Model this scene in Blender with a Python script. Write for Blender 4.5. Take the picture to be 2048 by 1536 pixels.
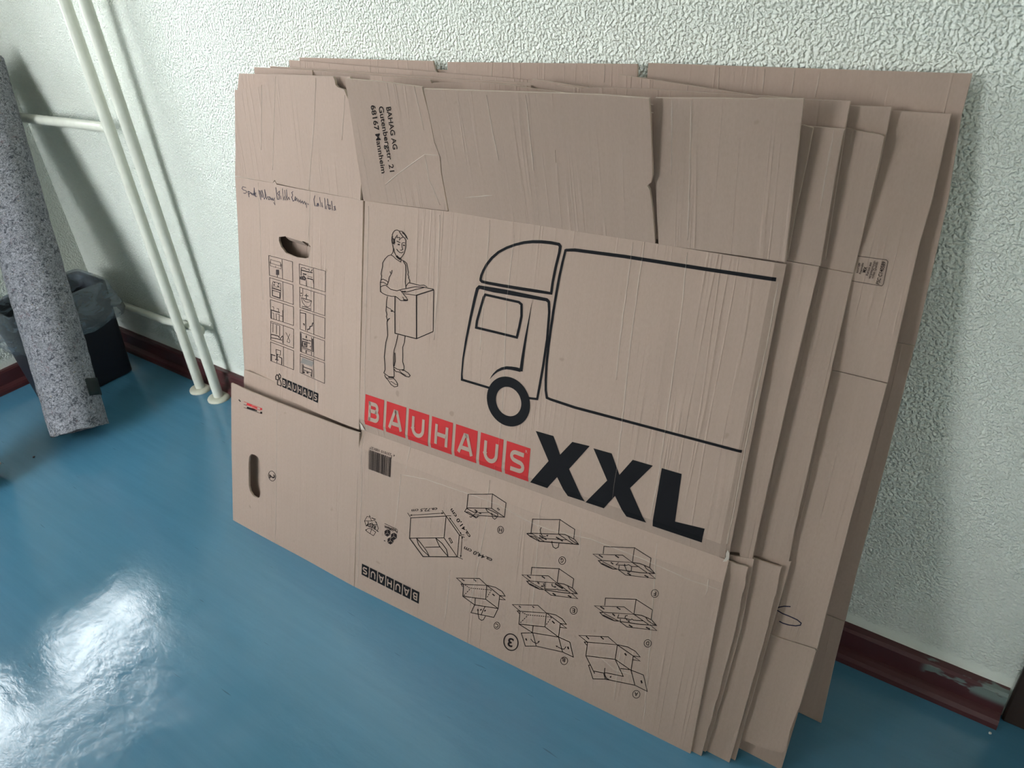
import bpy, bmesh, math, random
from mathutils import Vector, Matrix, noise

# ------------------------------------------------------------------ camera, sky, exposure
for o in list(bpy.data.objects): bpy.data.objects.remove(o)
scene = bpy.context.scene
CAM_LOC=[0.97618, -1.01954, 1.16371]
CAM_ROT=[[0.810739, -0.258579, 0.525204], [0.580481, 0.471248, -0.664053], [-0.075792, 0.843245, 0.532159]]
CAM_F=1506.09

cam_data = bpy.data.cameras.new('camera')
cam_data.sensor_width = 36.0
cam_data.lens = CAM_F / 2048.0 * 36.0
cam_data.clip_start = 0.02
cam_data.dof.use_dof = True
cam_data.dof.focus_distance = 1.35
cam_data.dof.aperture_fstop = 9.0
cam = bpy.data.objects.new('camera', cam_data)
scene.collection.objects.link(cam)
m = Matrix.Identity(4)
for i in range(3):
    for j in range(3): m[i][j] = CAM_ROT[i][j]
    m[i][3] = CAM_LOC[i]
cam.matrix_world = m
scene.camera = cam

SKY_STRENGTH = 17.5
world = bpy.data.worlds.new('overcast_sky'); scene.world = world
world.use_nodes = True
nt = world.node_tree; nt.nodes.clear()
wout = nt.nodes.new('ShaderNodeOutputWorld'); bg = nt.nodes.new('ShaderNodeBackground')
tc = nt.nodes.new('ShaderNodeTexCoord'); sp = nt.nodes.new('ShaderNodeSeparateXYZ'); rp = nt.nodes.new('ShaderNodeValToRGB')
nt.links.new(tc.outputs['Generated'], sp.inputs[0]); nt.links.new(sp.outputs['Z'], rp.inputs[0])
rp.color_ramp.elements[0].position = 0.0; rp.color_ramp.elements[0].color = (0.20, 0.21, 0.20, 1)
rp.color_ramp.elements[1].position = 0.04; rp.color_ramp.elements[1].color = (0.93, 0.98, 1.0, 1)
nt.links.new(rp.outputs[0], bg.inputs[0]); bg.inputs[1].default_value = SKY_STRENGTH
nt.links.new(bg.outputs[0], wout.inputs[0])

vs = scene.view_settings
scene.display_settings.display_device = 'sRGB'
vs.view_transform = 'Standard'; vs.look = 'None'; vs.gamma = 1.0; vs.exposure = 0.0; vs.use_curve_mapping = False
scene.cycles.use_denoising = True
scene.cycles.max_bounces = 10
scene.cycles.diffuse_bounces = 6
scene.cycles.transparent_max_bounces = 16
scene.cycles.sample_clamp_indirect = 6.0

# room dimensions (metres): back wall at y=0, left wall at x=XL
XL, XR, YF, ZC = -1.575, 2.20, -2.35, 2.60
WY0, WY1, WZ0, WZ1 = -0.20, -1.05, 0.93, 2.20     # window opening in the left wall
WD = 0.16                                          # wall thickness at the window

VZ0, VZ1 = 0.48, 2.00
FILL_WINDOWS = ((-1.50, -0.48), (1.82, 2.10))     # two unseen windows added behind the camera as fill light
def portal(loc, rot, sx, sy):
    pl = bpy.data.lights.new('window_daylight_portal', 'AREA'); pl.shape = 'RECTANGLE'
    pl.size = sx; pl.size_y = sy; pl.cycles.is_portal = True
    po = bpy.data.objects.new('window_daylight_portal', pl); scene.collection.objects.link(po)
    po.location = loc; po.rotation_euler = rot
portal((XL - WD - 0.01, (WY0 + WY1) / 2, (WZ0 + WZ1) / 2), (0, -math.pi / 2, 0), WZ1 - WZ0, abs(WY1 - WY0))
for VX0, VX1 in FILL_WINDOWS: portal(((VX0 + VX1) / 2, YF - 0.21, (VZ0 + VZ1) / 2), (math.pi / 2, 0, math.pi), VX1 - VX0, VZ1 - VZ0)

# ------------------------------------------------------------------ helpers
C = scene.collection
def rng(s): return random.Random(s)
def obj(name, bm_or_mesh, mat, parent=None, smooth=False):
    if isinstance(bm_or_mesh, bmesh.types.BMesh):
        me = bpy.data.meshes.new(name); bm_or_mesh.to_mesh(me); bm_or_mesh.free()
    else: me = bm_or_mesh
    for mt in (mat if isinstance(mat, (list, tuple)) else [mat]): me.materials.append(mt)
    if smooth:
        for p in me.polygons: p.use_smooth = True
    o = bpy.data.objects.new(name, me); C.objects.link(o)
    if parent: o.parent = parent; o.matrix_parent_inverse = parent.matrix_world.inverted()
    return o
def empty(name, loc=(0, 0, 0)):
    o = bpy.data.objects.new(name, None); C.objects.link(o); o.location = loc
    o.matrix_world = Matrix.Translation(loc); o.empty_display_size = 0.05
    return o
def tag(o, label, cat, group=None):
    o['label'] = label; o['category'] = cat
    if group: o['group'] = group
    return o
def struct(o, label=None, cat=None):
    o['kind'] = 'structure'
    if label: o['label'] = label
    if cat: o['category'] = cat
    return o
def box(bm, x0, x1, y0, y1, z0, z1):
    v = [bm.verts.new(p) for p in ((x0,y0,z0),(x1,y0,z0),(x1,y1,z0),(x0,y1,z0),(x0,y0,z1),(x1,y0,z1),(x1,y1,z1),(x0,y1,z1))]
    for f in ((0,3,2,1),(4,5,6,7),(0,1,5,4),(1,2,6,5),(2,3,7,6),(3,0,4,7)): bm.faces.new([v[i] for i in f])
def tube(bm, pts, r, seg=20, cap=True):
    pts = [Vector(p) for p in pts]; rings = []
    up = None
    for i, p in enumerate(pts):
        t = (pts[min(i+1, len(pts)-1)] - pts[max(i-1, 0)]).normalized()
        if up is None: up = t.orthogonal().normalized()
        up = (up - t * up.dot(t)).normalized(); s = t.cross(up)
        rr = r[i] if isinstance(r, (list, tuple)) else r
        rings.append([bm.verts.new(p + (up * math.cos(a) + s * math.sin(a)) * rr) for a in [2*math.pi*k/seg for k in range(seg)]])
    for a, b in zip(rings, rings[1:]):
        for k in range(seg): bm.faces.new((a[k], a[(k+1)%seg], b[(k+1)%seg], b[k]))
    if cap:
        bm.faces.new(rings[0][::-1]); bm.faces.new(rings[-1])
def smoothpath(pts, n=8):
    out = []; P = [Vector(p) for p in pts]; P = [P[0]*2-P[1]] + P + [P[-1]*2-P[-2]]
    for i in range(1, len(P)-2):
        for k in range(n):
            t = k/n; a, b, c, d = P[i-1], P[i], P[i+1], P[i+2]
            out.append(0.5*((2*b)+(c-a)*t+(2*a-5*b+4*c-d)*t*t+(3*b-a-3*c+d)*t**3))
    out.append(P[-2]); return out
def lathe(bm, prof, seg=40, c=(0, 0, 0)):
    rings = [[bm.verts.new((c[0]+r*math.cos(2*math.pi*k/seg), c[1]+r*math.sin(2*math.pi*k/seg), c[2]+z)) for k in range(seg)] for r, z in prof]
    for a, b in zip(rings, rings[1:]):
        for k in range(seg): bm.faces.new((a[k], a[(k+1)%seg], b[(k+1)%seg], b[k]))
    return rings

# ------------------------------------------------------------------ materials
def mat(name):
    m = bpy.data.materials.new(name); m.use_nodes = True; n = m.node_tree.nodes; n.clear()
    out = n.new('ShaderNodeOutputMaterial'); b = n.new('ShaderNodeBsdfPrincipled'); m.node_tree.links.new(b.outputs[0], out.inputs[0])
    return m, m.node_tree, b, out
def node(nt, t, **k):
    n = nt.nodes.new(t)
    for a, v in k.items():
        if a in n.inputs.keys() if isinstance(a, str) else False: n.inputs[a].default_value = v
        else: setattr(n, a, v)
    return n
def setin(n, **k):
    for a, v in k.items(): n.inputs[a.replace('_', ' ')].default_value = v
def lk(nt, a, b): nt.links.new(a, b)
def ramp(nt, src, stops):
    r = nt.nodes.new('ShaderNodeValToRGB'); e = r.color_ramp.elements
    while len(e) < len(stops): e.new(0.5)
    for i, (p, c) in enumerate(stops):
        e[i].position = p; e[i].color = (c, c, c, 1) if isinstance(c, (int, float)) else (*c, 1)
    lk(nt, src, r.inputs[0]); return r
def mapping(nt, src, scale, rot=(0, 0, 0)):
    mp = nt.nodes.new('ShaderNodeMapping'); mp.inputs['Scale'].default_value = scale; mp.inputs['Rotation'].default_value = rot
    lk(nt, src, mp.inputs['Vector']); return mp.outputs[0]
def noisetex(nt, vec, scale, detail=2, rough=0.5, dist=0):
    t = nt.nodes.new('ShaderNodeTexNoise'); setin(t, Scale=scale, Detail=detail, Roughness=rough, Distortion=dist); lk(nt, vec, t.inputs['Vector']); return t.outputs['Fac']
def math_(nt, op, a, b=None, c=None):
    n = nt.nodes.new('ShaderNodeMath'); n.operation = op
    for i, x in enumerate((a, b, c)):
        if x is None: continue
        if isinstance(x, (int, float)): n.inputs[i].default_value = x
        else: lk(nt, x, n.inputs[i])
    return n.outputs[0]
def mix(nt, fac, a, b, mode='MIX'):
    n = nt.nodes.new('ShaderNodeMix'); n.data_type = 'RGBA'; n.blend_type = mode
    if isinstance(fac, (int, float)): n.inputs[0].default_value = fac
    else: lk(nt, fac, n.inputs[0])
    for s, x in ((6, a), (7, b)):
        if isinstance(x, tuple): n.inputs[s].default_value = (*x, 1)
        else: lk(nt, x, n.inputs[s])
    return n.outputs[2]
def bump(nt, h, strength, dist, bsdf, prev=None):
    n = nt.nodes.new('ShaderNodeBump'); n.inputs['Strength'].default_value = strength; n.inputs['Distance'].default_value = dist
    lk(nt, h, n.inputs['Height'])
    if prev is not None: lk(nt, prev, n.inputs['Normal'])
    lk(nt, n.outputs[0], bsdf.inputs['Normal']); return n.outputs[0]
def objco(nt):
    return nt.nodes.new('ShaderNodeTexCoord').outputs['Object']

def plain(name, col, rough=0.6, spec=0.5):
    m, nt, b, o = mat(name); b.inputs['Base Color'].default_value = (*col, 1); b.inputs['Roughness'].default_value = rough
    b.inputs['Specular IOR Level'].default_value = spec
    co = objco(nt); v = noisetex(nt, co, 40, 3)
    lk(nt, mix(nt, v, tuple(c*0.9 for c in col), tuple(min(1, c*1.1) for c in col)), b.inputs['Base Color'])
    return m

KRAFT = (0.372, 0.275, 0.227)
def make_cardboard(name, col=KRAFT, flute=0.22):
    m, nt, b, o = mat(name)
    uv = nt.nodes.new('ShaderNodeUVMap'); uv.uv_map = 'UVMap'
    info = nt.nodes.new('ShaderNodeObjectInfo')
    off = nt.nodes.new('ShaderNodeVectorMath'); off.operation = 'ADD'
    comb = nt.nodes.new('ShaderNodeCombineXYZ'); r10 = math_(nt, 'MULTIPLY', info.outputs['Random'], 10.0)
    lk(nt, r10, comb.inputs[0]); lk(nt, r10, comb.inputs[1]); lk(nt, uv.outputs[0], off.inputs[0]); lk(nt, comb.outputs[0], off.inputs[1])
    v = off.outputs[0]
    fib = noisetex(nt, mapping(nt, v, (1, 0.35, 1)), 420, 3, 0.65)
    blot = noisetex(nt, v, 5, 3, 0.55)
    streak = noisetex(nt, mapping(nt, v, (1, 0.03, 1)), 160, 2, 0.6)
    c1 = mix(nt, ramp(nt, fib, [(0.3, 0.0), (0.7, 1.0)]).outputs[0], tuple(c*0.94 for c in col), tuple(c*1.05 for c in col))
    c2 = mix(nt, ramp(nt, blot, [(0.35, 0.0), (0.75, 0.5)]).outputs[0], c1, tuple(c*0.93 for c in col))
    c3 = mix(nt, ramp(nt, streak, [(0.42, 0.0), (0.7, 0.45)]).outputs[0], c2, tuple(min(1, c*1.05) for c in col))
    dirt = noisetex(nt, v, 34, 1, 0.5)
    c4 = mix(nt, ramp(nt, dirt, [(0.755, 0.0), (0.80, 0.35)]).outputs[0], c3, (0.18, 0.13, 0.10))
    lk(nt, c4, b.inputs['Base Color'])
    b.inputs['Roughness'].default_value = 0.75; b.inputs['Specular IOR Level'].default_value = 0.15
    # corrugation telegraphing through the liner and long vertical wrinkles
    wv = nt.nodes.new('ShaderNodeTexWave'); wv.wave_type = 'BANDS'; wv.bands_direction = 'X'
    setin(wv, Scale=20.0, Distortion=0.6, Detail=1.0, Detail_Scale=2.0); lk(nt, mapping(nt, v, (1, 0.05, 1)), wv.inputs['Vector'])
    wr = noisetex(nt, mapping(nt, v, (1, 0.022, 1)), 26, 3, 0.55)
    ridge = math_(nt, 'ABSOLUTE', math_(nt, 'SUBTRACT', wr, 0.5))
    ridge = ramp(nt, ridge, [(0.0, 1.0), (0.022, 0.0)]).outputs[0]
    patch = ramp(nt, noisetex(nt, v, 4.5, 2), [(0.42, 0.1), (0.62, 1.0)]).outputs[0]
    fl = math_(nt, 'MULTIPLY', wv.outputs['Fac'], patch)
    h = math_(nt, 'ADD', math_(nt, 'MULTIPLY', fl, flute), math_(nt, 'MULTIPLY', math_(nt, 'MULTIPLY', ridge, patch), 0.55))
    h = math_(nt, 'ADD', h, math_(nt, 'MULTIPLY', fib, 0.2))
    h = math_(nt, 'ADD', h, math_(nt, 'MULTIPLY', noisetex(nt, v, 9, 2), 0.9))
    bump(nt, h, 0.75, 0.0012, b)
    return m
M_card = make_cardboard('kraft_cardboard')
M_edge = plain('kraft_cut_edge', (0.56, 0.46, 0.38), 0.85, 0.1)
M_ridge = plain('kraft_crease', (0.43, 0.34, 0.285), 0.75, 0.2)
M_torn = plain('torn_paper_liner', (0.58, 0.51, 0.45), 0.9, 0.1)
M_black = plain('black_print', (0.011, 0.011, 0.013), 0.75, 0.08)
M_line = plain('thin_black_print', (0.018, 0.013, 0.013), 0.75, 0.08)
M_picto = plain('brown_black_pictogram_print', (0.050, 0.038, 0.037), 0.75, 0.08)
M_grey = plain('grey_print', (0.20, 0.18, 0.165), 0.65, 0.3)
M_red = plain('red_print', (0.47, 0.034, 0.036), 0.7, 0.1)
M_pen = plain('marker_ink', (0.018, 0.018, 0.04), 0.7, 0.1)
M_neg = plain('unprinted_kraft', KRAFT, 0.75, 0.15)

def make_wall():
    m, nt, b, o = mat('rough_pale_green_plaster'); co = objco(nt)
    big = noisetex(nt, co, 1.7, 2); col = mix(nt, big, (0.79, 0.825, 0.745), (0.85, 0.88, 0.81))
    # scuffs low on the wall
    sep = nt.nodes.new('ShaderNodeSeparateXYZ'); lk(nt, co, sep.inputs[0])
    sc = ramp(nt, noisetex(nt, mapping(nt, co, (1, 1, 2.5)), 30, 3, 0.6), [(0.71, 0.0), (0.77, 1.0)]).outputs[0]
    low = ramp(nt, sep.outputs['Z'], [(0.10, 1.0), (0.22, 0.0)]).outputs[0]
    right = ramp(nt, sep.outputs['X'], [(0.9, 0.0), (1.0, 1.0)]).outputs[0]
    col = mix(nt, math_(nt, 'MULTIPLY', math_(nt, 'MULTIPLY', sc, low), math_(nt, 'MULTIPLY', right, 0.75)), col, (0.22, 0.17, 0.15))
    lk(nt, col, b.inputs['Base Color']); b.inputs['Roughness'].default_value = 0.55; b.inputs['Specular IOR Level'].default_value = 0.35
    g1 = noisetex(nt, co, 215, 1.0, 0.4, 0.1)
    rr = ramp(nt, g1, [(0.30, 0.0), (0.70, 1.0)]); rr.color_ramp.interpolation = 'EASE'; g1 = rr.outputs[0]
    g2 = noisetex(nt, co, 95, 2, 0.5)
    h = math_(nt, 'ADD', math_(nt, 'MULTIPLY', g1, 1.0), math_(nt, 'MULTIPLY', g2, 0.5))
    band = ramp(nt, math_(nt, 'ADD', sep.outputs['Z'], math_(nt, 'MULTIPLY', g2, 0.02)), [(0.098, 0.10), (0.110, 1.0)]).outputs[0]
    h = math_(nt, 'MULTIPLY', h, band)
    bump(nt, h, 1.0, 0.0027, b)
    return m
M_wall = make_wall()

def make_floor():
    m, nt, b, o = mat('teal_linoleum'); co = objco(nt)
    st = noisetex(nt, mapping(nt, co, (0.35, 5.0, 1)), 9, 4, 0.6)
    bl = noisetex(nt, co, 3.0, 3)
    col = mix(nt, ramp(nt, st, [(0.3, 0.0), (0.7, 1.0)]).outputs[0], (0.068, 0.210, 0.325), (0.082, 0.240, 0.370))
    col = mix(nt, ramp(nt, bl, [(0.35, 0.0), (0.7, 0.6)]).outputs[0], col, (0.070, 0.212, 0.320))
    # dark and pale heel marks, long in the walking direction
    dk = noisetex(nt, mapping(nt, co, (0.9, 9.0, 1), (0, 0, 0.12)), 15, 1.5, 0.5)
    col = mix(nt, ramp(nt, dk, [(0.73, 0.0), (0.79, 0.4)]).outputs[0], col, (0.012, 0.035, 0.05))
    lt = noisetex(nt, mapping(nt, co, (0.7, 14.0, 1), (0, 0, -0.2)), 13, 1.5, 0.5)
    col = mix(nt, ramp(nt, lt, [(0.77, 0.0), (0.80, 0.2)]).outputs[0], col, (0.16, 0.28, 0.36))
    lk(nt, col, b.inputs['Base Color'])
    rg = ramp(nt, noisetex(nt, co, 11, 4, 0.6), [(0.3, 0.10), (0.75, 0.21)]).outputs[0]
    lk(nt, rg, b.inputs['Roughness']); b.inputs['Specular IOR Level'].default_value = 0.95
    w = math_(nt, 'ADD', math_(nt, 'MULTIPLY', noisetex(nt, co, 7.0, 3, 0.5, 0.6), 1.0), math_(nt, 'MULTIPLY', noisetex(nt, mapping(nt, co, (1, 2.2, 1)), 34, 3, 0.6, 0.4), 0.22))
    bump(nt, w, 0.30, 0.0045, b)
    return m
M_floor = make_floor()

def make_base():
    m, nt, b, o = mat('maroon_painted_wood'); co = objco(nt)
    n1 = noisetex(nt, mapping(nt, co, (1, 1, 3)), 14, 4)
    col = mix(nt, n1, (0.052, 0.014, 0.016), (0.085, 0.022, 0.024))
    sep = nt.nodes.new('ShaderNodeSeparateXYZ'); lk(nt, co, sep.inputs[0])
    ch = noisetex(nt, mapping(nt, co, (0.55, 1, 1.4)), 27, 3, 0.6)
    right = ramp(nt, math_(nt, 'SUBTRACT', sep.outputs['X'], 0.0), [(0.99, 0.0), (1.0, 1.0)]).outputs[0]
    high = ramp(nt, sep.outputs['Z'], [(0.036, 0.0), (0.046, 1.0)]).outputs[0]
    f = math_(nt, 'MULTIPLY', math_(nt, 'MULTIPLY', ramp(nt, ch, [(0.50, 0.0), (0.54, 1.0)]).outputs[0], right), high)
    lk(nt, mix(nt, f, col, (0.16, 0.20, 0.19)), b.inputs['Base Color'])
    b.inputs['Roughness'].default_value = 0.42; bump(nt, n1, 0.3, 0.002, b); return m
M_base = make_base()
M_pipe = plain('cream_enamel', (0.74, 0.75, 0.66), 0.28, 0.5)
M_collar = plain('cream_collar_enamel', (0.66, 0.65, 0.53), 0.4, 0.5)
M_ceil = plain('white_ceiling_paint', (0.82, 0.81, 0.76), 0.8, 0.2)
M_wall2 = plain('warm_bounce_wall_paint', (0.78, 0.75, 0.65), 0.7, 0.3)  # unseen right and front walls, coloured warm to warm the bounced light
M_frame = plain('white_window_paint', (0.78, 0.78, 0.75), 0.4, 0.5)
M_jamb = plain('dark_brown_door_wood', (0.030, 0.017, 0.013), 0.5, 0.4)
M_door = plain('brown_door_wood', (0.07, 0.035, 0.022), 0.5, 0.4)
M_steel = plain('brushed_handle_metal', (0.5, 0.5, 0.5), 0.3, 0.8)

def make_glass():
    m, nt, b, o = mat('window_glass'); tr = nt.nodes.new('ShaderNodeBsdfTransparent'); gl = nt.nodes.new('ShaderNodeBsdfGlossy')
    gl.inputs['Roughness'].default_value = 0.02; fr = nt.nodes.new('ShaderNodeFresnel'); fr.inputs[0].default_value = 1.45
    mx = nt.nodes.new('ShaderNodeMixShader'); lk(nt, fr.outputs[0], mx.inputs[0]); lk(nt, tr.outputs[0], mx.inputs[1]); lk(nt, gl.outputs[0], mx.inputs[2])
    lk(nt, mx.outputs[0], o.inputs[0]); return m
M_glass = make_glass()
def make_film():
    m, nt, b, o = mat('clear_liner_film'); b.inputs['Base Color'].default_value = (0.33, 0.39, 0.45, 1); b.inputs['Roughness'].default_value = 0.25
    co = objco(nt); bump(nt, noisetex(nt, mapping(nt, co, (1, 1, 2)), 22, 3, 0.6, 0.8), 0.9, 0.012, b)
    tr = nt.nodes.new('ShaderNodeBsdfTransparent'); mx = nt.nodes.new('ShaderNodeMixShader')
    f = ramp(nt, noisetex(nt, mapping(nt, co, (1, 1, 2.2)), 16, 3, 0.6, 1.0), [(0.35, 0.28), (0.7, 0.66)]).outputs[0]
    lk(nt, f, mx.inputs[0]); lk(nt, tr.outputs[0], mx.inputs[1]); lk(nt, b.outputs[0], mx.inputs[2]); lk(nt, mx.outputs[0], o.inputs[0]); return m
M_film = make_film()
M_bin = plain('navy_black_plastic', (0.010, 0.012, 0.020), 0.5, 0.4)
def make_felt():
    m, nt, b, o = mat('recycled_grey_felt'); co = objco(nt)
    a = noisetex(nt, co, 14, 4, 0.7); f = noisetex(nt, mapping(nt, co, (1, 1, 1.5), (0.4, 0.5, 0)), 95, 6, 0.72, 2.6); s = noisetex(nt, co, 60, 4, 0.7, 1.0)
    col = mix(nt, ramp(nt, f, [(0.37, 0.0), (0.58, 1.0)]).outputs[0], (0.075, 0.083, 0.10), (0.70, 0.70, 0.76))
    col = mix(nt, ramp(nt, a, [(0.45, 0.0), (0.65, 0.45)]).outputs[0], col, (0.40, 0.41, 0.46))
    col = mix(nt, ramp(nt, s, [(0.60, 0.0), (0.68, 0.6)]).outputs[0], col, (0.30, 0.19, 0.21))
    s2 = noisetex(nt, mapping(nt, co, (1, 1, 1), (0.5, 0.2, 1)), 75, 5, 0.75, 1.5)
    col = mix(nt, ramp(nt, s2, [(0.52, 0.0), (0.62, 0.85)]).outputs[0], col, (0.05, 0.06, 0.08))
    s3 = noisetex(nt, mapping(nt, co, (1, 1, 1), (1.1, 0.7, 0.3)), 95, 2, 0.5)
    col = mix(nt, ramp(nt, s3, [(0.68, 0.0), (0.74, 0.6)]).outputs[0], col, (0.50, 0.43, 0.30))
    lk(nt, col, b.inputs['Base Color']); b.inputs['Roughness'].default_value = 0.95; b.inputs['Specular IOR Level'].default_value = 0.1
    bump(nt, math_(nt, 'ADD', f, s2), 1.0, 0.006, b); return m
M_felt = make_felt()
M_tape = plain('dark_green_tape', (0.012, 0.019, 0.020), 0.5, 0.25)
M_crumb = plain('pale_crumb', (0.6, 0.6, 0.57), 0.9, 0.1)

# ------------------------------------------------------------------ the room
bm = bmesh.new(); box(bm, XL-0.3, XR+0.3, YF-0.3, 0.3, -0.06, 0.0); struct(obj('floor', bm, M_floor))
bm = bmesh.new(); box(bm, XL-0.3, XR+0.3, YF-0.3, 0.3, ZC, ZC+0.1); struct(obj('ceiling', bm, M_ceil))
DX0, DX1, DZ = 1.118, 2.05, 2.08                   # doorway in the back wall, right of the boxes
bm = bmesh.new(); box(bm, XL-0.3, DX0, 0, 0.2, 0, ZC); box(bm, DX1, XR+0.3, 0, 0.2, 0, ZC); box(bm, DX0, DX1, 0, 0.2, DZ, ZC); struct(obj('wall_back', bm, M_wall))
bm = bmesh.new()
box(bm, XL-WD, XL, WY0, 0, 0, ZC); box(bm, XL-WD, XL, YF, WY1, 0, ZC); box(bm, XL-WD, XL, WY1, WY0, 0, WZ0); box(bm, XL-WD, XL, WY1, WY0, WZ1, ZC)
struct(obj('wall_left', bm, M_wall))
bm = bmesh.new(); box(bm, XR, XR+0.2, YF, 0, 0, ZC); struct(obj('wall_right', bm, M_wall2))
bm = bmesh.new(); (fa0, fa1), (fb0, fb1) = FILL_WINDOWS
for a, b_ in ((XL-0.2, fa0), (fa1, fb0), (fb1, XR+0.2)): box(bm, a, b_, YF-0.2, YF, 0, ZC)
for a, b_ in FILL_WINDOWS: box(bm, a, b_, YF-0.2, YF, 0, VZ0); box(bm, a, b_, YF-0.2, YF, VZ1, ZC)
struct(obj('wall_front', bm, M_wall2))
for i, (VX0, VX1) in enumerate(FILL_WINDOWS):
    wf = bmesh.new(); box(wf, VX0, VX1, YF-0.15, YF-0.09, VZ0, VZ0+0.05); box(wf, VX0, VX1, YF-0.15, YF-0.09, VZ1-0.05, VZ1); box(wf, VX0, VX0+0.05, YF-0.15, YF-0.09, VZ0+0.05, VZ1-0.05); box(wf, VX1-0.05, VX1, YF-0.15, YF-0.09, VZ0+0.05, VZ1-0.05)
    fill_win = struct(obj('window_%d' % (i+2), wf, M_frame))  # unseen opening, added to throw fill light on the corner and boxes
    bm = bmesh.new(); box(bm, VX0+0.05, VX1-0.05, YF-0.122, YF-0.118, VZ0+0.05, VZ1-0.05); obj('pane', bm, M_glass, fill_win)
# window: frame bars, mullions and panes
win = struct(obj('window_1', (lambda b: (box(b, XL-0.13, XL-0.07, WY1, WY0, WZ0, WZ0+0.05), box(b, XL-0.13, XL-0.07, WY1, WY0, WZ1-0.05, WZ1), box(b, XL-0.13, XL-0.07, WY0-0.05, WY0, WZ0+0.05, WZ1-0.05), box(b, XL-0.13, XL-0.07, WY1, WY1+0.05, WZ0+0.05, WZ1-0.05), b)[-1])(bmesh.new()), M_frame))
bm = bmesh.new(); box(bm, XL-0.102, XL-0.098, WY1+0.05, WY0-0.05, WZ0+0.05, WZ1-0.05); obj('pane', bm, M_glass, win)
bm = bmesh.new(); box(bm, XL-0.07, XL+0.03, WY1-0.05, WY0+0.04, WZ0-0.03, WZ0); obj('window_sill', bm, M_frame, win)
# skirting with quarter-round
def skirting(name, a, b, n):
    prof = [(0, 0), (0.034, 0), (0.033, 0.010), (0.029, 0.017), (0.022, 0.021), (0.0165, 0.023), (0.0155, 0.060), (0.012, 0.066), (0, 0.067)]
    bm = bmesh.new(); a = Vector(a); b = Vector(b); n = Vector(n); steps = 60; rings = []
    for i in range(steps + 1):
        p = a.lerp(b, i / steps)
        rings.append([bm.verts.new(p + n * (d + (0.0012 * noise.noise(p * 9 + Vector((k, 0, 0))) if d > 0 else 0)) + Vector((0, 0, z + (0.0012 * noise.noise(p * 14 + Vector((0, k, 0))) if z > 0.05 else 0)))) for k, (d, z) in enumerate(prof)])
    for r0, r1 in zip(rings, rings[1:]):
        for k in range(len(prof) - 1): bm.faces.new((r0[k], r1[k], r1[k+1], r0[k+1]))
    bm.faces.new(rings[0]); bm.faces.new(rings[-1][::-1]); bmesh.ops.recalc_face_normals(bm, faces=bm.faces)
    return struct(obj(name, bm, M_base))
skirting('baseboard_back', (XL, 0, 0), (DX0 - 0.004, 0, 0), (0, -1, 0))
skirting('baseboard_left', (XL, YF, 0), (XL, 0, 0), (1, 0, 0))
# door frame and door at the right end of the back wall
bm = bmesh.new(); box(bm, DX0, DX0+0.09, -0.012, 0.12, 0, DZ); box(bm, DX1-0.09, DX1, -0.012, 0.12, 0, DZ); box(bm, DX0+0.09, DX1-0.09, -0.012, 0.12, DZ-0.09, DZ)
bmesh.ops.bevel(bm, geom=bm.edges, offset=0.003, segments=1, affect='EDGES')
struct(obj('trim_1', bm, M_jamb))
bm = bmesh.new(); box(bm, DX0+0.092, DX1-0.092, 0.03, 0.07, 0.006, DZ-0.092); d = struct(obj('door_1', bm, M_door))
bm = bmesh.new(); tube(bm, [(DX1-0.15, 0.03, 1.02), (DX1-0.15, -0.03, 1.02), (DX1-0.27, -0.03, 1.02)], 0.01, 12); obj('door_handle', bm, M_steel, d)

# ------------------------------------------------------------------ heating pipes
PL, PR = (-0.995, -0.052), (-0.899, -0.055)
def collar(p, parent):
    bm = bmesh.new(); r = rng(int(p[0]*1000)); seg = 40
    prof = [(0.0145, 0.0085), (0.020, 0.0095), (0.026, 0.0088), (0.0315, 0.0060), (0.0335, 0.0028), (0.0335, 0.0)]
    rings = lathe(bm, prof, seg, (p[0], p[1], 0.0))
    for rg_ in rings:
        for v in rg_: v.co += Vector((noise.noise(v.co*60), noise.noise(v.co*60+Vector((5,0,0))), 0)) * 0.0012
    obj('floor_collar', bm, M_collar, parent, True)
for nm, p, lab in (('heating_pipe', PL, 'cream vertical heating pipe nearer the waste bin, joined by the upper side branch'), ('heating_pipe', PR, 'cream vertical heating pipe nearer the boxes, joined low down by the bent branch')):
    e = tag(empty(nm, (p[0], p[1], 0)), lab, 'pipe', 'heating pipes on the wall')
    bm = bmesh.new(); tube(bm, [(p[0], p[1], z) for z in (0.0, 0.7, 1.4, 2.1, ZC)], 0.0142, 28, False); obj('riser', bm, M_pipe, e, True)
    collar(p, e)
    if p is PL:
        bm = bmesh.new(); tube(bm, smoothpath([(PL[0], PL[1], 0.778), (-1.20, -0.052, 0.775), (-1.40, -0.052, 0.771), (XL+0.001, -0.052, 0.768)], 6), 0.0125, 20); obj('branch', bm, M_pipe, e, True)
    else:
        bm = bmesh.new(); tube(bm, smoothpath([(PR[0], PR[1], 0.212), (-0.935, -0.026, 0.209), (-1.02, -0.020, 0.199), (-1.11, -0.020, 0.189), (-1.16, -0.020, 0.186), (-1.30, -0.020, 0.185), (XL+0.001, -0.020, 0.184)], 6), 0.0118, 20); obj('branch', bm, M_pipe, e, True)

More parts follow.
